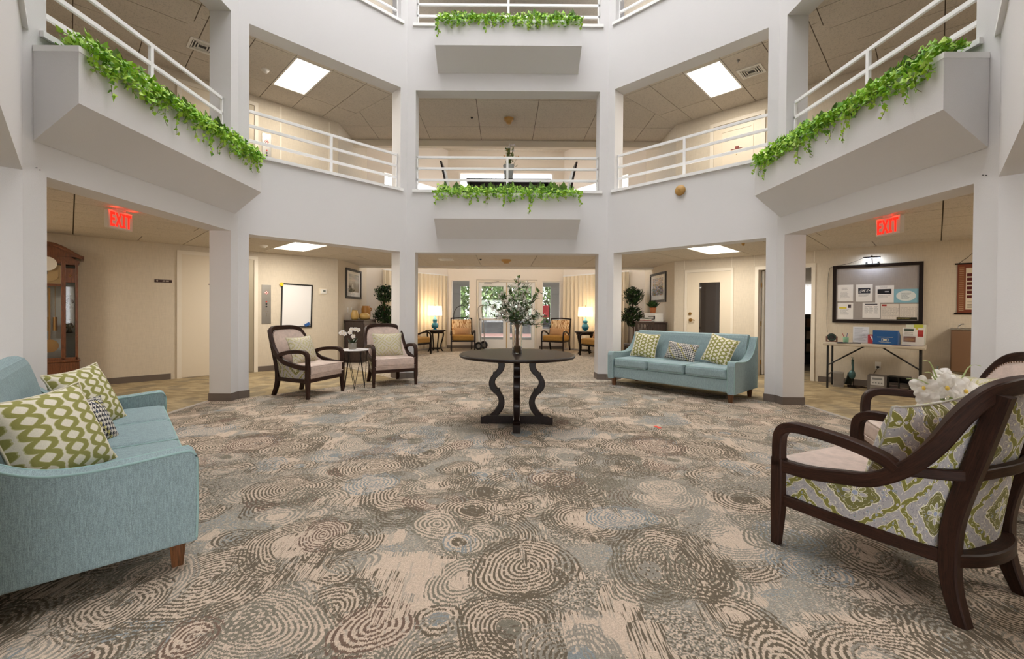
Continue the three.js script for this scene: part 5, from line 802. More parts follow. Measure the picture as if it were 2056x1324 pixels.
{ const t = [['#d7d0c8', 0.0], ['#8c3a34', 0.03], ['#e6e0d8', 0.055], ['#46594e', 0.08]]; t.forEach(([c, y], k) => single('book', ['pale', 'dark red', 'cream', 'green'][k] + ' covered book in the low stack beside the printer', 'book', rb(0.22 - 0.01 * k, 0.024, 0.16, 0, 0.012, 0, 0.003), std(c, 0.7), [3.22, 0.981 + y * 0.86, -9.97 - 0.0], 0.3 + 0.1 * k, 'books beside the printer')); }
{
  const t = thing('desk_chair', 'dark chair with a criss cross lattice back behind the far sofa', 'chair', [3.0, 0, -9.75], PI + 0.35); const lat = []; for (let k = -2; k <= 2; k++) { lat.push(rod([k * 0.085 - 0.06, 0.6, 0], [k * 0.085 + 0.06, 0.95, 0], 0.008, 6), rod([k * 0.085 + 0.06, 0.6, 0], [k * 0.085 - 0.06, 0.95, 0], 0.008, 6)); }
  mesh('back_frame', shift(plate(rect(-0.24, 0.55, 0.24, 1.0), 0.03, [rect(-0.2, 0.6, 0.2, 0.95)]), 0, 0, -0.2), M.darkCab, t); mesh('back_lattice', lat.map((g) => g.translate(0, 0, -0.2)), M.darkCab, t); mesh('seat', rb(0.46, 0.06, 0.44, 0, 0.46, 0.03, 0.015), M.darkCab, t); for (const [a, b] of [[-1, -1], [1, -1], [-1, 1], [1, 1]]) mesh('leg', b < 0 ? bx(0.035, 0.56, 0.035, a * 0.21, 0.28, -0.2) : bx(0.035, 0.44, 0.035, a * 0.21, 0.22, 0.22), M.darkCab, t);
}
// ---------- garden beyond the entrance ----------
M.gardenLeaf = std('#ffffff', 0.8, { vertexColors: true });
struct('floor_garden', prism([[-25, VB + 0.13], [25, VB + 0.13], [25, 60], [-25, 60]], -0.3, -0.02), std('#7a564c', 1, { bumpMap: T.knock, bumpScale: 0.02 }), 'reddish mulch ground outside');
single('garden_kerb', 'dark low wall at the edge of the garden bed outside', 'wall', bx(14, 0.75, 0.4, 0, 0.35, 0), std('#3b3d3d', 0.95, { bumpMap: T.knock, bumpScale: 0.02 }), [0, 0, -23.5]);
{
  const GC = [lin(104, 134, 74), lin(84, 116, 56), lin(126, 150, 94), lin(68, 98, 50), lin(142, 160, 116)];
  [[-3.2, 26, 2.2, 'broad pale green shrub outside on the left of the entrance'], [-0.9, 26.5, 2.4, 'broad pale green shrub outside behind the left door leaf'], [1.3, 26, 2.2, 'broad pale green shrub outside behind the right door leaf'], [3.6, 26.4, 2.3, 'broad pale green shrub outside on the right of the entrance'], [-6, 27, 2.6, 'tall green shrub outside at the far left of the garden'], [6.2, 27, 2.6, 'tall green shrub outside at the far right of the garden'], [-3, 31, 3, 'taller dense green tree outside behind the left shrubs'], [0.2, 31, 3.2, 'taller dense green tree outside behind the middle shrubs'], [3.4, 31, 3, 'taller dense green tree outside behind the right shrubs']].forEach(([x, d, R, label], k) => {
    const r = rand(400 + k), t = thing('garden_shrub', label, 'shrub', [x, -0.02, -d]), L = [];
    for (let q = 0; q < 2600; q++) { const a = r() * 6.28, u = r(), rr = R * Math.sqrt(r()); L.push({ p: [rr * Math.cos(a) * 0.4, 0.15 + u * R * 2.3 * (1 - 0.25 * rr / R), rr * Math.sin(a) * 0.6], e: [-r() * 2.6, r() * 6.28, r()], s: 0.2 + 0.2 * r(), c: mixc(GC, r) }); }
    leafMesh('foliage', L, OVAL, t, M.gardenLeaf); mesh('trunk', tube([[0, 0, 0], [0.1, 1.4, 0], [0, 3, 0.1]], 0.08, 10), M.bark, t);
  });
}
// ---------- upper landing table with flowers ----------
{
  const t = thing('gallery_table', 'dark wood table on the upper landing behind the guard rail', 'table', [0.03, FL2, -8.55]); mesh('tabletop', rb(1.62, 0.05, 0.6, 0, 0.76, 0, 0.01), M.black, t); mesh('apron', bx(1.5, 0.08, 0.5, 0, 0.7, 0), M.black, t); for (const [a, b] of [[-1, -1], [1, -1], [-1, 1], [1, 1]]) mesh('leg', bx(0.06, 0.7, 0.06, a * 0.72, 0.35, b * 0.22), M.black, t);
  const v = thing('flower_vase', 'grey ceramic vase on the upper landing table', 'vase', [0.03, FL2 + 0.785, -8.55]); mesh('body', lathe([[0, 0], [0.075, 0], [0.095, 0.22], [0.11, 0.34], [0.1, 0.34], [0.085, 0.22], [0, 0.05]], 0, 0, 0, 24), std('#9a9b96', 0.6), v);
  const r = rand(321), f = thing('gallery_flowers', 'loose white and yellow flowers in the vase on the upper landing', 'flowers', [0.03, FL2 + 0.785, -8.55]), L = [], Fl = [], st = []; for (let k = 0; k < 14; k++) { const a = r() * 6.28, q = 0.03 + 0.12 * r(), h = 0.42 + 0.28 * r(), e = [q * Math.cos(a) + 0.02, h, q * Math.sin(a)]; st.push(tube([[0, 0.1, 0], [e[0] * 0.4, h * 0.6, e[2] * 0.4], e], 0.003, 8, 4)); for (let i = 0; i < 8; i++) L.push({ p: [e[0] * r(), h * (0.55 + 0.45 * r()), e[2] * r()], e: [-1.5 * r(), r() * 6.28, 0], s: 0.05 + 0.04 * r(), c: mixc([lin(130, 140, 50), lin(96, 118, 60)], r) }); const cc = k % 4 === 0 ? lin(226, 160, 60) : lin(238, 232, 236); for (let m = 0; m < 7; m++) Fl.push({ p: e, e: [-0.5 - r(), m * 0.9, r()], s: 0.05, c: cc }); }
  mesh('stem', st, M.stem, f); leafMesh('foliage', L, OVAL, f); leafMesh('blossom', Fl, OVAL, f);
  for (const s of [-1, 1]) { const c = thing('gallery_chair', 'dark high back chair at the ' + (s < 0 ? 'whiteboard' : 'sofa') + ' side end of the upper landing table', 'chair', [0.03 + s * 1.02, FL2, -8.5], -s * PI / 2); mesh('back', sweep([[0, 0.45, -0.16], [0, 0.75, -0.2], [0, 1.12, -0.28]], 0.42, 0.04, [1, 0, 0], 12), M.black, c); mesh('back_pad', sweep([[0, 0.5, -0.13], [0, 0.75, -0.165], [0, 1.0, -0.225]], 0.34, 0.03, [1, 0, 0], 8), M.paper, c); mesh('seat', rb(0.46, 0.08, 0.46, 0, 0.45, 0.03, 0.02), M.black, c); for (const [a, b] of [[-1, -1], [1, -1], [-1, 1], [1, 1]]) mesh('leg', bx(0.04, 0.42, 0.04, a * 0.19, 0.21, b * 0.19 + 0.02), M.black, c); }
  single('magazine', 'blue and yellow magazine lying on the upper landing table', 'magazine', turn(rb(0.34, 0.02, 0.24, 0, 0, 0, 0.003), 0.0), std('#7f9fb6', 0.6), [0.5, FL2 + 0.796, -8.45], 0.1);
}
// ---------- tall curio clock ----------
{
  const t = thing('curio_clock', 'tall walnut longcase clock with glazed curio shelves in the corridor', 'clock', wp(-1, 6.786, 0, 0.165), wr(-1)), Z = 0.15, m = M.walnut;
  mesh('base', [rb(0.66, 0.4, 0.31, 0, 0.22, 0, 0.01), rb(0.7, 0.06, 0.33, 0, 0.03, 0, 0.01), rb(0.68, 0.03, 0.33, 0, 0.435, 0, 0.008)], m, t);
  mesh('back_panel', bx(0.62, 1.45, 0.02, 0, 1.17, -Z + 0.012), std('#cdd6d3', 0.4), t);
  for (const s of [-1, 1]) { mesh('side', bx(0.02, 1.45, 0.3, s * 0.305, 1.17, 0), m, t); mesh('pilaster', rb(0.05, 1.45, 0.03, s * 0.163, 1.17, Z - 0.012, 0.008), m, t); mesh('pilaster', rb(0.03, 1.45, 0.03, s * 0.3, 1.17, Z - 0.012, 0.006), m, t); mesh('partition', bx(0.012, 1.1, 0.27, s * 0.15, 1.0, 0), m, t); }
  mesh('cross_rail', [bx(0.28, 0.035, 0.03, 0, 1.545, Z - 0.012), bx(0.62, 0.04, 0.03, 0, 0.47, Z - 0.012), bx(0.62, 0.05, 0.28, 0, 1.87, 0)], m, t);
  const arch = []; for (let k = 0; k <= 24; k++) { const u = -0.36 + 0.72 * k / 24, a = Math.abs(u) / 0.36; arch.push([u, 1.96 + 0.17 * Math.pow(Math.cos(Math.min(1, a * 1.05) * PI / 2), 1.2)]); }
  mesh('hood', [plate([[-0.33, 1.86], [0.33, 1.86], ...arch.map(([x, y]) => [x * 0.92, y - 0.05]).reverse()], 0.3)], m, t);
  mesh('crown_moulding', [sweep(arch.map(([x, y]) => [x, y, Z + 0.02]), 0.07, 0.05, [0, 0, 1], 50), bx(0.03, 0.05, 0.34, 0.365, 1.955, 0), bx(0.03, 0.05, 0.34, -0.365, 1.955, 0)], m, t);
  mesh('hood_top', plate([...arch], 0.33), m, t);
  const dl = mesh('dial', [turn(cyl(0.115, 0.115, 0.012, 0, 0, 0, 40), PI / 2).translate(0, 1.7, Z - 0.03), bx(0.27, 0.27, 0.01, 0, 1.7, Z - 0.04)], std('#b79c6a', 0.4, { metalness: 0.4 }), t);
  mesh('moon_dial', turn(cyl(0.1, 0.1, 0.01, 0, 0, 0, 32), PI / 2).translate(0, 1.845, Z - 0.002), std('#d8d2c6', 0.5), dl); mesh('clock_hand', [bx(0.008, 0.08, 0.003, 0, 1.735, Z - 0.021), turn(bx(0.006, 0.1, 0.003, 0, 0.05, 0), 0, 0, 2).translate(0, 1.7, Z - 0.019)], M.iron, dl);
  for (const x of [-0.075, 0, 0.075]) { mesh('weight', [cyl(0.024, 0.024, 0.2, x, 0.98, 0.02, 20), cyl(0.003, 0.003, 0.45, x, 1.3, 0.02, 6)], M.brass, t); }
  mesh('pendulum', [turn(lathe([[0, -0.015], [0.095, -0.006], [0.095, 0.006], [0, 0.015]], 0, 0, 0, 32), PI / 2).translate(0.02, 0.66, 0.05), bx(0.02, 0.8, 0.006, 0.02, 1.1, 0.05)], M.brass, t);
  for (const s of [-1, 1]) {
    const p = mesh('drawer_panel', rb(0.115, 0.21, 0.02, s * 0.235, 1.69, Z - 0.01, 0.006), m, t); mesh('ornament', [rod([s * 0.235 - 0.012, 1.672, Z + 0.003], [s * 0.235 + 0.012, 1.7, Z + 0.003], 0.003), rod([s * 0.235 + 0.012, 1.672, Z + 0.003], [s * 0.235 - 0.012, 1.7, Z + 0.003], 0.003)], M.brass, p);
    for (const y of [0.84, 1.2]) mesh('shelf', bx(0.13, 0.006, 0.26, s * 0.222, y, -0.01), M.glass, t);
    mesh('pane', bx(0.11, 1.08, 0.004, s * 0.232, 1.03, Z - 0.012), M.glass, t);
  }
  mesh('pane', bx(0.28, 1.06, 0.004, 0, 1.01, Z - 0.012), M.glass, t); mesh('pane', bx(0.28, 0.29, 0.004, 0, 1.71, Z - 0.008), M.glass, t);
  const fr = (lx, ly, lz) => { const q = wr(-1), b = wp(-1, 6.786, 0, 0.165); return [b[0] + lx * Math.cos(q) + lz * Math.sin(q), ly, b[2] - lx * Math.sin(q) + lz * Math.cos(q)]; };
  for (const [y, l] of [[0.844, 'bronze figure of an embracing pair on the lower curio shelf'], [1.204, 'bronze figure with a hat on the upper curio shelf']]) { const f = thing('figurine', l, 'figurine', fr(0.225, y, 0.02), wr(-1)); mesh('plinth', cyl(0.035, 0.04, 0.015, 0, 0.0075, 0, 16), M.iron, f); mesh('body', [lathe([[0, 0.01], [0.03, 0.01], [0.018, 0.06], [0.026, 0.11], [0.03, 0.14], [0.01, 0.165], [0, 0.165]], 0, 0, 0, 14), tube([[-0.02, 0.14, 0], [-0.045, 0.1, 0.01], [-0.02, 0.075, 0.03]], 0.008, 8), tube([[0.02, 0.14, 0], [0.042, 0.11, 0.015], [0.03, 0.08, 0.03]], 0.008, 8)], std('#5b5046', 0.4, { metalness: 0.5 }), f); mesh('head', [sph(0.018, 0, 0.182, 0.004, 1, 1.15, 1, 12), cyl(0.012, 0.03, 0.012, 0, 0.2, 0.004, 14)], std('#5b5046', 0.4, { metalness: 0.5 }), f); }
}
// ---------- office behind the doorway ----------
{
  const oc = (OFF0 + OFF1) / 2, base = wp(1, oc, 0), ry = wr(1), at = (lx, ly, lz) => [base[0] + lx * Math.cos(ry) + lz * Math.sin(ry), ly, base[2] - lx * Math.sin(ry) + lz * Math.cos(ry)], W = (OFF1 - OFF0) * Math.SQRT2, ox = -0.2, M2 = std('#d9cfc0', 0.85);
  struct('floor_office', bx(3.4, 0.06, 3.1, ox, -0.032, -1.55), std('#6f6455', 1, { bumpMap: T.fine, bumpScale: 0.003 }), 'grey brown office floor', at(0, 0, 0), ry);
  struct('ceiling_office', bx(3.4, 0.1, 3.2, ox, 2.45, -1.7), M.ceil, 'tan office ceiling', at(0, 0, 0), ry);
  struct('wall_office_left', bx(0.1, 2.5, 3.1, ox - 1.65, 1.2, -1.7), M2, 'beige office side wall', at(0, 0, 0), ry); struct('wall_office_right', bx(0.1, 2.5, 3.1, ox + 1.65, 1.2, -1.7), M2, 'beige office side wall by the shelf', at(0, 0, 0), ry);
  struct('wall_office_back', shift(plate(rect(ox - 1.7, 0, ox + 1.7, 2.45), 0.12, [rect(-0.75, 1.02, 0.5, 1.86)]), 0, 0, -3.2), M2, 'beige office wall with window', at(0, 0, 0), ry);
  const g = structGroup('window_7', 'office window with white sheer curtain', at(0, 0, 0), ry); mesh('pane', bx(1.25, 0.84, 0.005, -0.125, 1.44, -3.2), M.glass, g); mesh('window_frame', shift(plate(rect(-0.78, 0.99, 0.53, 1.89), 0.06, [rect(-0.73, 1.04, 0.48, 1.84)]), 0, 0, -3.2), M.gloss, g);
  const c = thing('sheer_curtain', 'white sheer curtain over the office window', 'curtain', at(-0.125, 1.0, -3.08), ry); mesh('cloth', surf((s, v) => [(s - 0.5) * 1.3, v * 0.9, 0.025 * Math.sin(s * 60)], 90, 2), phys('#f4f3f1', 0.9, { transmission: 0.5, thickness: 0 }), c);
  const sh = thing('storage_shelf', 'dark shelf of boxed files under the office window', 'shelf', at(-0.25, 0, -2.75), ry); mesh('frame', [bx(1.3, 0.03, 0.36, 0, 1.17, 0), bx(0.03, 1.16, 0.36, -0.64, 0.58, 0), bx(0.03, 1.16, 0.36, 0.64, 0.58, 0), bx(0.02, 1.16, 0.36, 0.0, 0.58, 0), bx(1.28, 1.15, 0.02, 0, 0.58, -0.17), ...[0.05, 0.32, 0.6, 0.88].map((y) => bx(1.26, 0.02, 0.34, 0, y, 0))], M.plasticBlack, sh);
  const r = rand(71); for (let k = 0; k < 4; k++) for (let j = 0; j < 10; j++) { const x = -0.56 + j * 0.124 + (j > 4 ? 0.02 : 0) - 0.01, h = 0.17 + 0.05 * r(), c2 = ['#4a4443', '#665d57', '#39383b', '#7d736b', '#54403a'][Math.floor(r() * 5)]; single('file_box', ['charcoal', 'taupe', 'black', 'grey', 'brown'][['#4a4443', '#665d57', '#39383b', '#7d736b', '#54403a'].indexOf(c2)] + ' file box on the office shelf', 'box', rb(0.105, h, 0.26, 0, h / 2, 0, 0.005, 1), std(c2, 0.8), at(-0.25 + x, [0.06, 0.33, 0.61, 0.89][k], -2.73), ry, 'file boxes on the office shelf'); }
  const d = structGroup('door_6', 'cream office door standing open, with brass hinge side', at(0, 0, 0), ry);
  mesh('frame', plate([[-W / 2 - 0.045, 0], [-W / 2 + 0.012, 0], [-W / 2 + 0.012, 2.035], [W / 2 - 0.012, 2.035], [W / 2 - 0.012, 0], [W / 2 + 0.045, 0], [W / 2 + 0.045, 2.1], [-W / 2 - 0.045, 2.1]], 0.2).translate(0, 0, -0.08), M.trimCream, d);
  mesh('door_leaf', turn(rb(0.8, 2.01, 0.04, 0.4, 1.015, 0, 0.003), 0, deg(80), 0).translate(-W / 2 + 0.045, 0, -0.17), M.plasticWhite, d); mesh('hinge', [1.75, 1.0, 0.25].map((y) => cyl(0.009, 0.009, 0.09, -W / 2 + 0.02, y, -0.165, 10)), M.brass, d);
  mesh('lever_handle', turn(rb(0.02, 0.05, 0.1, 0.72, 1.0, 0.0, 0.006), 0, deg(80), 0).translate(-W / 2 + 0.045, 0, -0.17), M.brass, d);
}
// ---------- notice board ----------
const NB = wp(1, 6.069, 1.54, 0.018), NR = wr(1);
{
  const t = thing('notice_board', 'large grey notice board in a wide dark frame above the folding table', 'notice board', NB, NR);
  mesh('frame', frameGeo(1.13, 0.975, 0.05, 0.034), M.black, t); mesh('pin_panel', bx(1.05, 0.9, 0.01, 0, 0, -0.008), std('#b6afab', 0.95, { map: T.linen, bumpMap: T.weaveBump, bumpScale: 0.0006 }), t);
  const sheet = (name, label, x0, y0, x1, y1, draw, z = 0.0) => { const w = Math.abs(x1 - x0) * Math.SQRT2, h = Math.abs(y1 - y0), tex = canvasTex(256, Math.round(256 * h / w), draw); single(name, label, 'paper', fin(new THREE.BoxGeometry(w, h, 0.0012)), std('#ffffff', 0.85, { map: tex }), wp(1, (x0 + x1) / 2, (y0 + y1) / 2, 0.0175 + z), NR); };
  const rr = rand(99), lines = (g, x, y, w, n, dy, col = '#8a8a90') => { g.fillStyle = col; for (let i = 0; i < n; i++) for (let q = x; q < x + w * (0.6 + 0.4 * rr());) { const l = 4 + 12 * rr(); g.fillRect(q, y + i * dy, l, Math.max(2, dy * 0.3)); q += l + 3; } };
  const bg = (g, w, h, c = '#f3f1f0') => { g.fillStyle = c; g.fillRect(0, 0, w, h); };
  sheet('pinned_notice', 'plain white text notice at the hinge side top of the notice board', 5.716, 1.697, 5.866, 1.419, (g, w, h) => { bg(g, w, h); lines(g, 70, 60, 110, 4, 14, '#5a5a60'); lines(g, 50, 140, 150, 8, 18); });
  sheet('pinned_notice', 'white notice with a dark group photograph', 5.892, 1.696, 6.044, 1.408, (g, w, h) => { bg(g, w, h); g.fillStyle = '#3a3d48'; g.fillRect(34, 70, 186, 110); for (let i = 0; i < 26; i++) { g.fillStyle = ['#c9c6c4', '#8f9098', '#e6e3e0'][i % 3]; g.beginPath(); g.arc(46 + rr() * 164, 100 + rr() * 66, 9, 0, 7); g.fill(); } lines(g, 40, 200, 170, 3, 16); });
  sheet('pinned_notice', 'white notice with a black banner picture', 6.068, 1.67, 6.23, 1.39, (g, w, h) => { bg(g, w, h); lines(g, 60, 24, 130, 2, 14); g.fillStyle = '#1c1d24'; g.fillRect(30, 66, 190, 88); g.fillStyle = '#b8bcc4'; g.fillRect(130, 104, 56, 20); lines(g, 34, 176, 180, 4, 16); });
  sheet('pinned_notice', 'light blue card with an oval white centre', 6.228, 1.606, 6.431, 1.388, (g, w, h) => { bg(g, w, h, '#8fc3d6'); g.fillStyle = '#e9f1f3'; g.beginPath(); g.ellipse(w / 2, h / 2, w * 0.4, h * 0.38, 0, 0, 7); g.fill(); lines(g, 80, h * 0.3, 100, 6, 15, '#7b8c98'); });
  sheet('pinned_notice', 'white notice with a yellow highlight and small portrait', 5.718, 1.387, 5.868, 1.116, (g, w, h) => { bg(g, w, h); g.fillStyle = '#e3cf3c'; g.fillRect(30, 84, 120, 30); g.fillStyle = '#40353c'; g.fillRect(172, 30, 50, 70); lines(g, 40, 130, 160, 6, 20); });
  sheet('pinned_notice', 'white schedule sheet with a dark heading', 5.954, 1.393, 6.112, 1.139, (g, w, h) => { bg(g, w, h); g.fillStyle = '#4a4650'; g.fillRect(36, 24, 180, 20); for (let c = 0; c < 3; c++) lines(g, 30 + c * 70, 70, 56, 8, 18); });
  for (const [x0, x1, w2] of [[6.119, 6.272, 'with a red heading'], [6.278, 6.433, 'without heading']]) sheet('calendar_page', 'monthly calendar page ' + w2, x0, 1.367, x1, 1.123, (g, w, h) => { bg(g, w, h, '#eae3da'); g.strokeStyle = '#b9aea4'; for (let i = 0; i < 6; i++) { g.strokeRect(10 + i * 40, 50, 40, h - 60); lines(g, 14 + i * 40, 66, 30, 10, 18, '#9b9490'); } if (w2 === 'with a red heading') { g.fillStyle = '#b04038'; g.fillRect(12, 8, 70, 34); } }, 0.0008);
  sheet('bumper_sticker', 'dark sticker with yellow lettering along the bottom of the notice board', 6.253, 1.158, 6.421, 1.115, (g, w, h) => { bg(g, w, h, '#2f2d22'); lines(g, 14, 10, 200, 2, 14, '#c9b964'); }, 0.002);
  const l = thing('picture_light', 'black clamp-on lamp bar over the notice board', 'lamp', wp(1, 6.04, 2.03, 0.0), NR);
  mesh('light_bar', rb(0.22, 0.022, 0.03, 0, 0.098, 0.16, 0.008), M.plasticBlack, l); mesh('arm', [rod([0, 0.0, 0.045], [0, 0.06, 0.09], 0.007), rod([0, 0.06, 0.09], [0, 0.1, 0.155], 0.007), sph(0.014, 0, 0.115, 0.155, 1, 1, 1, 10)], M.plasticBlack, l); mesh('clamp', [rb(0.16, 0.02, 0.05, 0, -0.005, 0.045, 0.006), cyl(0.014, 0.014, 0.03, -0.075, 0.015, 0.05, 14), cyl(0.014, 0.014, 0.03, 0.075, 0.015, 0.05, 14)], M.plasticBlack, l);
  mesh('led_strip', bx(0.2, 0.003, 0.02, 0, 0.086, 0.158), std('#ffffff', 0.5, { emissive: '#dbe6ff', emissiveIntensity: 6 }), l);
  const a = new THREE.RectAreaLight(new THREE.Color().setRGB(0.72, 0.82, 1), 110, 0.2, 0.02); a.position.set(0, 0.083, 0.15); a.rotation.x = -1.0; a.name = 'led_glow'; l.add(a);
  mesh('cord', tube([[-0.1, 0.1, 0.16], [-0.2, 0.06, 0.08], [-0.34, 0.02, 0.03], [-0.5, -0.01, 0.02], [-0.58, -0.08, 0.015], [-0.6, -0.6, 0.012], [-0.6, -0.98, 0.02], [-0.585, -1.15, 0.06]], 0.003, 60, 5), M.plasticBlack, l);
}
// hanging scroll and drinking fountain
{
  const t = thing('wall_scroll', 'hanging brown and cream picture scroll on wooden rods beside the notice board', 'banner', wp(1, 6.86, 1.59, 0.012), NR);
  const tex = canvasTex(256, 448, (g, w, h) => { g.fillStyle = '#7a3f2c'; g.fillRect(0, 0, w, h); g.fillStyle = '#c7b396'; for (const x of [8, 206]) { g.fillStyle = '#8c5a3e'; g.fillRect(x, 20, 42, h - 40); g.fillStyle = '#c9b08c'; for (let i = 0; i < 24; i++) g.fillRect(x + 6, 30 + i * 17, 30, 3); } g.fillStyle = '#ded2bd'; g.fillRect(58, 34, 140, h - 66); g.fillStyle = '#5c1f1c'; for (let i = 0; i < 6; i++) { g.fillRect(66, 84 + i * 40, 34, 28); } const r = rand(3); g.fillStyle = '#6a5a48'; for (let i = 0; i < 7; i++) for (let j = 0; j < 5; j++) g.fillRect(110 + j * 16, 88 + i * 40, 6 + 8 * r(), 4); for (let i = 0; i < 5; i++) g.fillRect(70, 340 + i * 14, 110, 4); });
  mesh('cloth', fin(new THREE.BoxGeometry(0.38, 0.72, 0.004)), std('#ffffff', 0.9, { map: tex }), t); mesh('rod', turn(cyl(0.011, 0.011, 0.44, 0, 0, 0, 12), 0, 0, PI / 2).translate(0, 0.37, 0), M.black, t); mesh('rod', turn(cyl(0.011, 0.011, 0.44, 0, 0, 0, 12), 0, 0, PI / 2).translate(0, -0.37, 0), M.black, t); mesh('hanging_cord', tube([[-0.18, 0.375, 0], [-0.09, 0.46, 0], [0, 0.55, 0], [0.09, 0.46, 0], [0.18, 0.375, 0]], 0.003, 20, 5), M.iron, t);
  const f = thing('drinking_fountain', 'brown wall mounted drinking fountain beside the folding table', 'fountain', wp(1, 6.83, 0, 0.18), NR); mesh('cabinet', rb(0.42, 0.6, 0.34, 0, 0.68, 0, 0.012), std('#7d5f47', 0.5), f); mesh('basin_top', [rb(0.43, 0.03, 0.35, 0, 0.995, 0, 0.01), lathe([[0.1, 0.0], [0.13, 0.012], [0.14, 0.012]], 0.02, 1.0, 0.03, 24)], M.steel, f); mesh('bubbler', [tube([[-0.13, 1.0, 0.05], [-0.13, 1.04, 0.05], [-0.11, 1.065, 0.06], [-0.08, 1.07, 0.065]], 0.009, 12), cyl(0.018, 0.02, 0.02, -0.13, 1.015, 0.05, 14)], M.chrome, f);
}
// ---------- folding table and what stands on and under it ----------
{
  const TX = 5.735, TD = 6.775, F = (lx, ly, lz) => { const q = frameAt(TX, TD, NR)(lx, ly, lz); return q.pos; };
  const t = thing('folding_table', 'folding table with beige top and black legs under the notice board', 'table', [TX, 0, -TD], NR);
  mesh('tabletop', rb(1.2, 0.045, 0.58, 0, 0.72, 0, 0.012), std('#c9bfae', 0.5), t);
  for (const s of [-1, 1]) { for (const z of [-1, 1]) mesh('leg', rb(0.028, 0.69, 0.028, s * 0.54, 0.35, z * 0.22, 0.008), M.plasticBlack, t); mesh('leg_bar', rod([s * 0.54, 0.22, -0.22], [s * 0.54, 0.22, 0.22], 0.01), M.plasticBlack, t); mesh('brace', [rod([s * 0.535, 0.38, 0.0], [s * 0.1, 0.695, 0], 0.011), rod([s * 0.535, 0.38, -0.2], [s * 0.535, 0.38, 0.2], 0.009)], M.plasticBlack, t); }
  const Y = 0.7435, on = (name, label, cat, lx, lz, turnY = 0) => thing(name, label, cat, F(lx, Y, lz), NR + turnY);
  { const q = on('desk_fan', 'small round black desk fan with wooden cheeks on the folding table', 'fan', -0.52, 0.02, 0.2); mesh('drum', turn(cyl(0.062, 0.062, 0.07, 0, 0, 0, 28), PI / 2).translate(0, 0.075, 0), M.plasticBlack, q); mesh('grille', turn(fin(new THREE.TorusGeometry(0.045, 0.006, 8, 28)), 0, 0, 0).translate(0, 0.075, 0.037), std('#2c4a3f', 0.5), q); mesh('base', [bx(0.02, 0.09, 0.09, -0.066, 0.045, 0), bx(0.02, 0.09, 0.09, 0.066, 0.045, 0), bx(0.12, 0.012, 0.09, 0, 0.006, 0)], M.walnut, q); }
  { const q = on('pen_cup', 'mint green cup of pens on the folding table', 'cup', -0.33, 0.06); mesh('cup', lathe([[0, 0], [0.034, 0], [0.038, 0.085], [0.035, 0.085], [0, 0.01]], 0, 0, 0, 24), std('#9fd0ae', 0.5), q); [['#b5383c', 0.3], ['#3a4a86', -0.2], ['#e7e3dc', 0.1], ['#8c3d6a', -0.35]].forEach(([c, a], k) => mesh('pen', turn(cyl(0.004, 0.004, 0.14, 0, 0.07, 0, 8), a * 0.6, k, a).translate(0, 0.015, 0), std(c, 0.5), q)); }
  single('clipboard', 'dark clipboard with papers lying on the front of the folding table', 'clipboard', [rb(0.3, 0.006, 0.2, 0, 0.003, 0, 0.002), bx(0.06, 0.008, 0.02, -0.1, 0.008, 0)], std('#3f3c44', 0.6), F(-0.28, Y, 0.19), NR + 0.1);
  { const q = on('sheet_stand', 'pale blue printed sheet standing in a clear holder on the folding table', 'sign', -0.15, -0.02, 0.05); const tx = canvasTex(256, 320, (g, w, h) => { g.fillStyle = '#dfe4ef'; g.fillRect(0, 0, w, h); const r = rand(12); g.fillStyle = '#7d879c'; for (let i = 0; i < 16; i++) g.fillRect(24, 26 + i * 17, 120 + 80 * r(), 4); }); mesh('sheet', turn(fin(new THREE.BoxGeometry(0.2, 0.255, 0.002)), -0.15).translate(0, 0.13, 0), std('#ffffff', 0.8, { map: tx }), q); mesh('holder', [rb(0.2, 0.008, 0.09, 0, 0.004, 0, 0.002)], M.glassSolid, q); }
  { const q = on('red_box', 'small red and white carton next to the blue box', 'box', -0.01, 0.05, -0.2); mesh('carton', rb(0.09, 0.14, 0.05, 0, 0.07, 0, 0.004), std('#bb2e36', 0.5), q); mesh('label', turn(bx(0.016, 0.1, 0.002), 0, 0, 0.4).translate(0.01, 0.08, 0.026), M.paper, q); }
  {
    const q = on('ballot_box', 'blue slotted collection box tilted on the folding table', 'box', 0.16, 0.03, -0.12); q.rotation.z = 0.0; const tx = canvasTex(256, 192, (g, w, h) => { g.fillStyle = '#1f5a9a'; g.fillRect(0, 0, w, h); g.strokeStyle = '#d9d3ba'; g.lineWidth = 6; g.strokeRect(92, 60, 18, 60); g.strokeRect(146, 60, 18, 60); g.fillStyle = '#d9d3ba'; g.beginPath(); g.ellipse(128, 88, 16, 26, 0, 0, 7); g.fill(); g.fillRect(60, 140, 136, 6); g.fillRect(80, 156, 96, 5); g.fillRect(40, 24, 176, 6); });
    mesh('carton', shift(turn(plate([[-0.1, 0], [0.1, 0], [0.1, 0.13], [-0.02, 0.21], [-0.1, 0.21]], 0.29), 0, PI / 2, 0), 0, 0.002, 0), std('#1f5a9a', 0.5), q); mesh('slot', turn(bx(0.15, 0.002, 0.014), deg(-34) + PI).translate(0, 0.178, -0.036), M.plasticBlack, q);
    mesh('label', fin(new THREE.BoxGeometry(0.27, 0.12, 0.001)).translate(0, 0.067, 0.1015), std('#ffffff', 0.5, { map: tx }), q);
  }
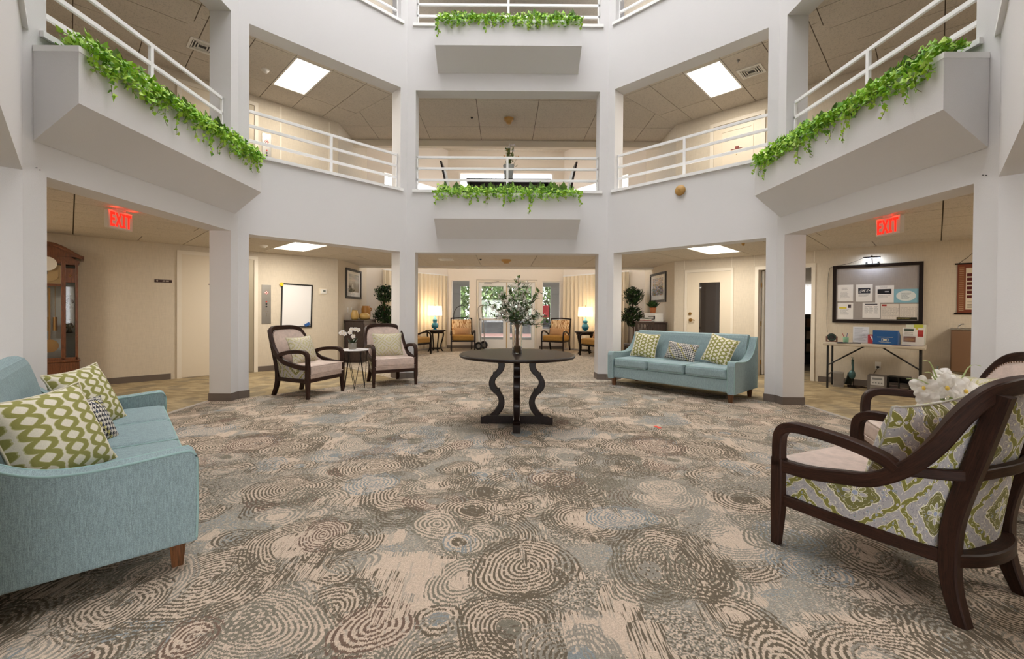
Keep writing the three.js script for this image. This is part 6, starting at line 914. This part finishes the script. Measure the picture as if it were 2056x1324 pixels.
  {
    const q = on('brochure_rack', 'clear brochure rack with printed leaflets on the folding table', 'brochures', 0.46, 0.02, -0.08); const tx = canvasTex(256, 288, (g, w, h) => { g.fillStyle = '#e9e6e1'; g.fillRect(0, 0, w, h); g.fillStyle = '#3b4a3d'; g.fillRect(20, 20, 110, 40); g.fillStyle = '#7d4c2c'; g.fillRect(14, 150, 140, 90); g.fillStyle = '#a5743c'; g.beginPath(); g.ellipse(84, 200, 60, 24, 0, 0, 7); g.fill(); g.fillStyle = '#b03a34'; g.fillRect(176, 40, 66, 110); g.fillStyle = '#d9c84a'; g.fillRect(150, 4, 30, 24); g.fillStyle = '#77716a'; for (let i = 0; i < 4; i++) g.fillRect(24, 74 + i * 16, 100, 5); });
    mesh('leaflet', turn(fin(new THREE.BoxGeometry(0.24, 0.26, 0.004)), -0.2).translate(0, 0.135, 0.02), std('#ffffff', 0.4, { map: tx }), q); mesh('leaflet', turn(rb(0.22, 0.3, 0.004), -0.2).translate(0.02, 0.16, -0.025), std('#dfe3d2', 0.5), q); mesh('leaflet', turn(rb(0.1, 0.05, 0.005), -0.2).translate(0.05, 0.285, -0.044), std('#c2c94e', 0.5), q); mesh('holder', [turn(bx(0.26, 0.16, 0.003), -0.2).translate(0, 0.085, 0.04), bx(0.26, 0.006, 0.12, 0, 0.003, 0)], M.glass, q);
  }
  [['#7d2f44', 0.3, 0.2, 0.12], ['#3d5a96', 0.42, 0.22, -0.1], ['#c8c3cc', 0.5, 0.2, 0.3], ['#8d8aa6', 0.36, 0.23, -0.3]].forEach(([c, x, z, a], k) => single('leaflet', ['maroon', 'blue', 'pale', 'lilac'][k] + ' loose leaflet lying in front of the brochure rack', 'leaflet', rb(0.14, 0.002, 0.09, 0, 0.001, 0, 0.0005, 1), std(c, 0.6), F(x, Y + 0.0022 * k, z), NR + a));
  // under the table
  const fl = (name, label, cat, lx, lz, ry = 0) => thing(name, label, cat, F(lx, 0.001, lz), NR + ry);
  { const q = fl('speaker_box', 'small grey loudspeaker on the floor below the desk fan', 'speaker', -0.44, -0.12, 0.1); mesh('cabinet', rb(0.14, 0.24, 0.16, 0, 0.12, 0, 0.006), M.plasticGrey, q); mesh('grille', bx(0.12, 0.2, 0.004, 0, 0.12, 0.081), std('#8b847c', 0.9), q); }
  function peacock(label, lx, lz, s, ry) {
    const q = fl('bird_figure', label, 'figurine', lx, lz, ry), bl = std('#4f7477', 0.4, { metalness: 0.3 }); mesh('base', cyl(0.05 * s, 0.06 * s, 0.02, 0, 0.01, 0, 18), M.iron, q);
    mesh('body', [sph(0.055 * s, 0, 0.2 * s, 0, 0.8, 1.3, 0.9, 14), tube([[0, 0.24 * s, 0.01], [0, 0.32 * s, 0.03 * s], [0, 0.37 * s, 0.015 * s], [0, 0.41 * s, 0.02 * s]], 0.016 * s, 14), sph(0.018 * s, 0, 0.42 * s, 0.022 * s, 1, 1, 1.1, 10)], bl, q); mesh('tail', sweep([[0, 0.22 * s, -0.03], [0, 0.12 * s, -0.09 * s], [0, 0.03, -0.17 * s]], 0.09 * s, 0.025, [1, 0, 0], 10), std('#3d4a46', 0.5), q); for (const a of [-1, 1]) mesh('leg', rod([a * 0.018 * s, 0.02, 0], [a * 0.018 * s, 0.15 * s, 0], 0.005), M.iron, q); mesh('beak', fin(new THREE.ConeGeometry(0.006 * s, 0.03 * s, 8).rotateX(PI / 2).translate(0, 0.418 * s, 0.05 * s)), M.iron, q); mesh('crest', [-1, 0, 1].map((a) => rod([0, 0.43 * s, 0.02 * s], [a * 0.014 * s, 0.475 * s, 0.0], 0.002)), bl, q);
  }
  peacock('teal metal peacock figure on the floor beside the grey loudspeaker', -0.27, -0.17, 1.05, 0.4); peacock('teal metal peacock figure on the floor next to the drinking fountain', 0.72, -0.06, 0.95, -0.3);
  { const q = fl('compact_stereo', 'grey compact stereo with a silver front panel under the folding table', 'stereo', 0.06, -0.05, -0.05); mesh('cabinet', rb(0.23, 0.25, 0.2, 0, 0.125, 0, 0.008), std('#6f6a67', 0.5), q); const tx = canvasTex(160, 160, (g, w, h) => { g.fillStyle = '#d5d5d6'; g.fillRect(0, 0, w, h); g.fillStyle = '#8b8d90'; for (let i = 0; i < 4; i++) { g.beginPath(); g.arc(30 + i * 34, 118, 11, 0, 7); g.fill(); } g.fillRect(20, 30, 120, 34); }); mesh('front_panel', fin(new THREE.BoxGeometry(0.16, 0.14, 0.004)).translate(0.005, 0.17, 0.102), std('#ffffff', 0.3, { map: tx }), q); mesh('lower_grille', bx(0.17, 0.08, 0.004, 0.005, 0.05, 0.101), M.plasticGrey, q); }
  { const q = fl('disc_rack', 'black two bay disc rack under the folding table', 'rack', 0.31, -0.05, -0.05); mesh('frame', [bx(0.25, 0.012, 0.18, 0, 0.01, 0), bx(0.25, 0.012, 0.18, 0, 0.25, 0), bx(0.012, 0.25, 0.18, -0.122, 0.13, 0), bx(0.012, 0.25, 0.18, 0.122, 0.13, 0), bx(0.01, 0.25, 0.18, 0, 0.13, 0), bx(0.25, 0.25, 0.006, 0, 0.13, -0.088)], M.plasticBlack, q); const r = rand(8); for (const s of [-1, 1]) for (let k = 0; k < 11; k++) single('disc_case', 'disc case in the rack under the folding table', 'disc case', bx(0.1, 0.009, 0.14, 0, 0, 0), std(['#6b6460', '#8f8780', '#4a4648', '#a79a8a', '#5c4a52'][Math.floor(r() * 5)], 0.4), F(0.31 + s * 0.06, 0.025 + k * 0.0135, -0.05), NR - 0.05, 'disc cases in the rack under the table'); }
  { const q = fl('speaker_box', 'small grey loudspeaker at the end of the disc rack', 'speaker', 0.52, -0.03, -0.05); mesh('cabinet', rb(0.14, 0.25, 0.17, 0, 0.125, 0, 0.006), M.plasticGrey, q); mesh('grille', bx(0.12, 0.21, 0.004, 0, 0.125, 0.086), std('#948d86', 0.9), q); }
  { const q = thing('wall_outlet', 'ivory wall outlet with a black plug and cord under the folding table', 'outlet', wp(1, 6.1, 0.36), NR); mesh('plate', rb(0.075, 0.12, 0.006, 0, 0, 0.003, 0.002), M.plasticWhite, q); mesh('plug', rb(0.035, 0.03, 0.03, 0, -0.025, 0.02, 0.005), M.plasticBlack, q); mesh('cord', tube([[0, -0.03, 0.035], [-0.03, -0.1, 0.06], [-0.07, -0.2, 0.08], [-0.09, -0.26, 0.1], [-0.06, -0.32, 0.12], [0.1, -0.35, 0.1]], 0.004, 30, 6), M.plasticBlack, q); }
  single('power_cords', 'tangle of dark power cords on the floor under the folding table', 'cord', [tube([[-0.2, 0.008, 0], [-0.1, 0.01, 0.06], [0, 0.008, -0.04], [0.12, 0.012, 0.03], [0.25, 0.008, 0]], 0.006, 40, 6), tube([[-0.15, 0.012, 0.04], [-0.02, 0.01, -0.05], [0.1, 0.014, 0.05], [0.2, 0.01, -0.03]], 0.006, 40, 6), tube([[-0.22, 0.02, -0.03], [-0.05, 0.03, 0.01], [0.05, 0.02, 0.02], [0.22, 0.015, 0.03]], 0.007, 40, 6)], std('#4a3a32', 0.7), F(-0.12, 0.002, -0.2), NR);
}
scene.traverse((o) => { if (o.isMesh) { o.castShadow = true; o.receiveShadow = true; } if (o.isLight && !o.isRectAreaLight) o.castShadow = true; });
renderer.render(scene, camera);
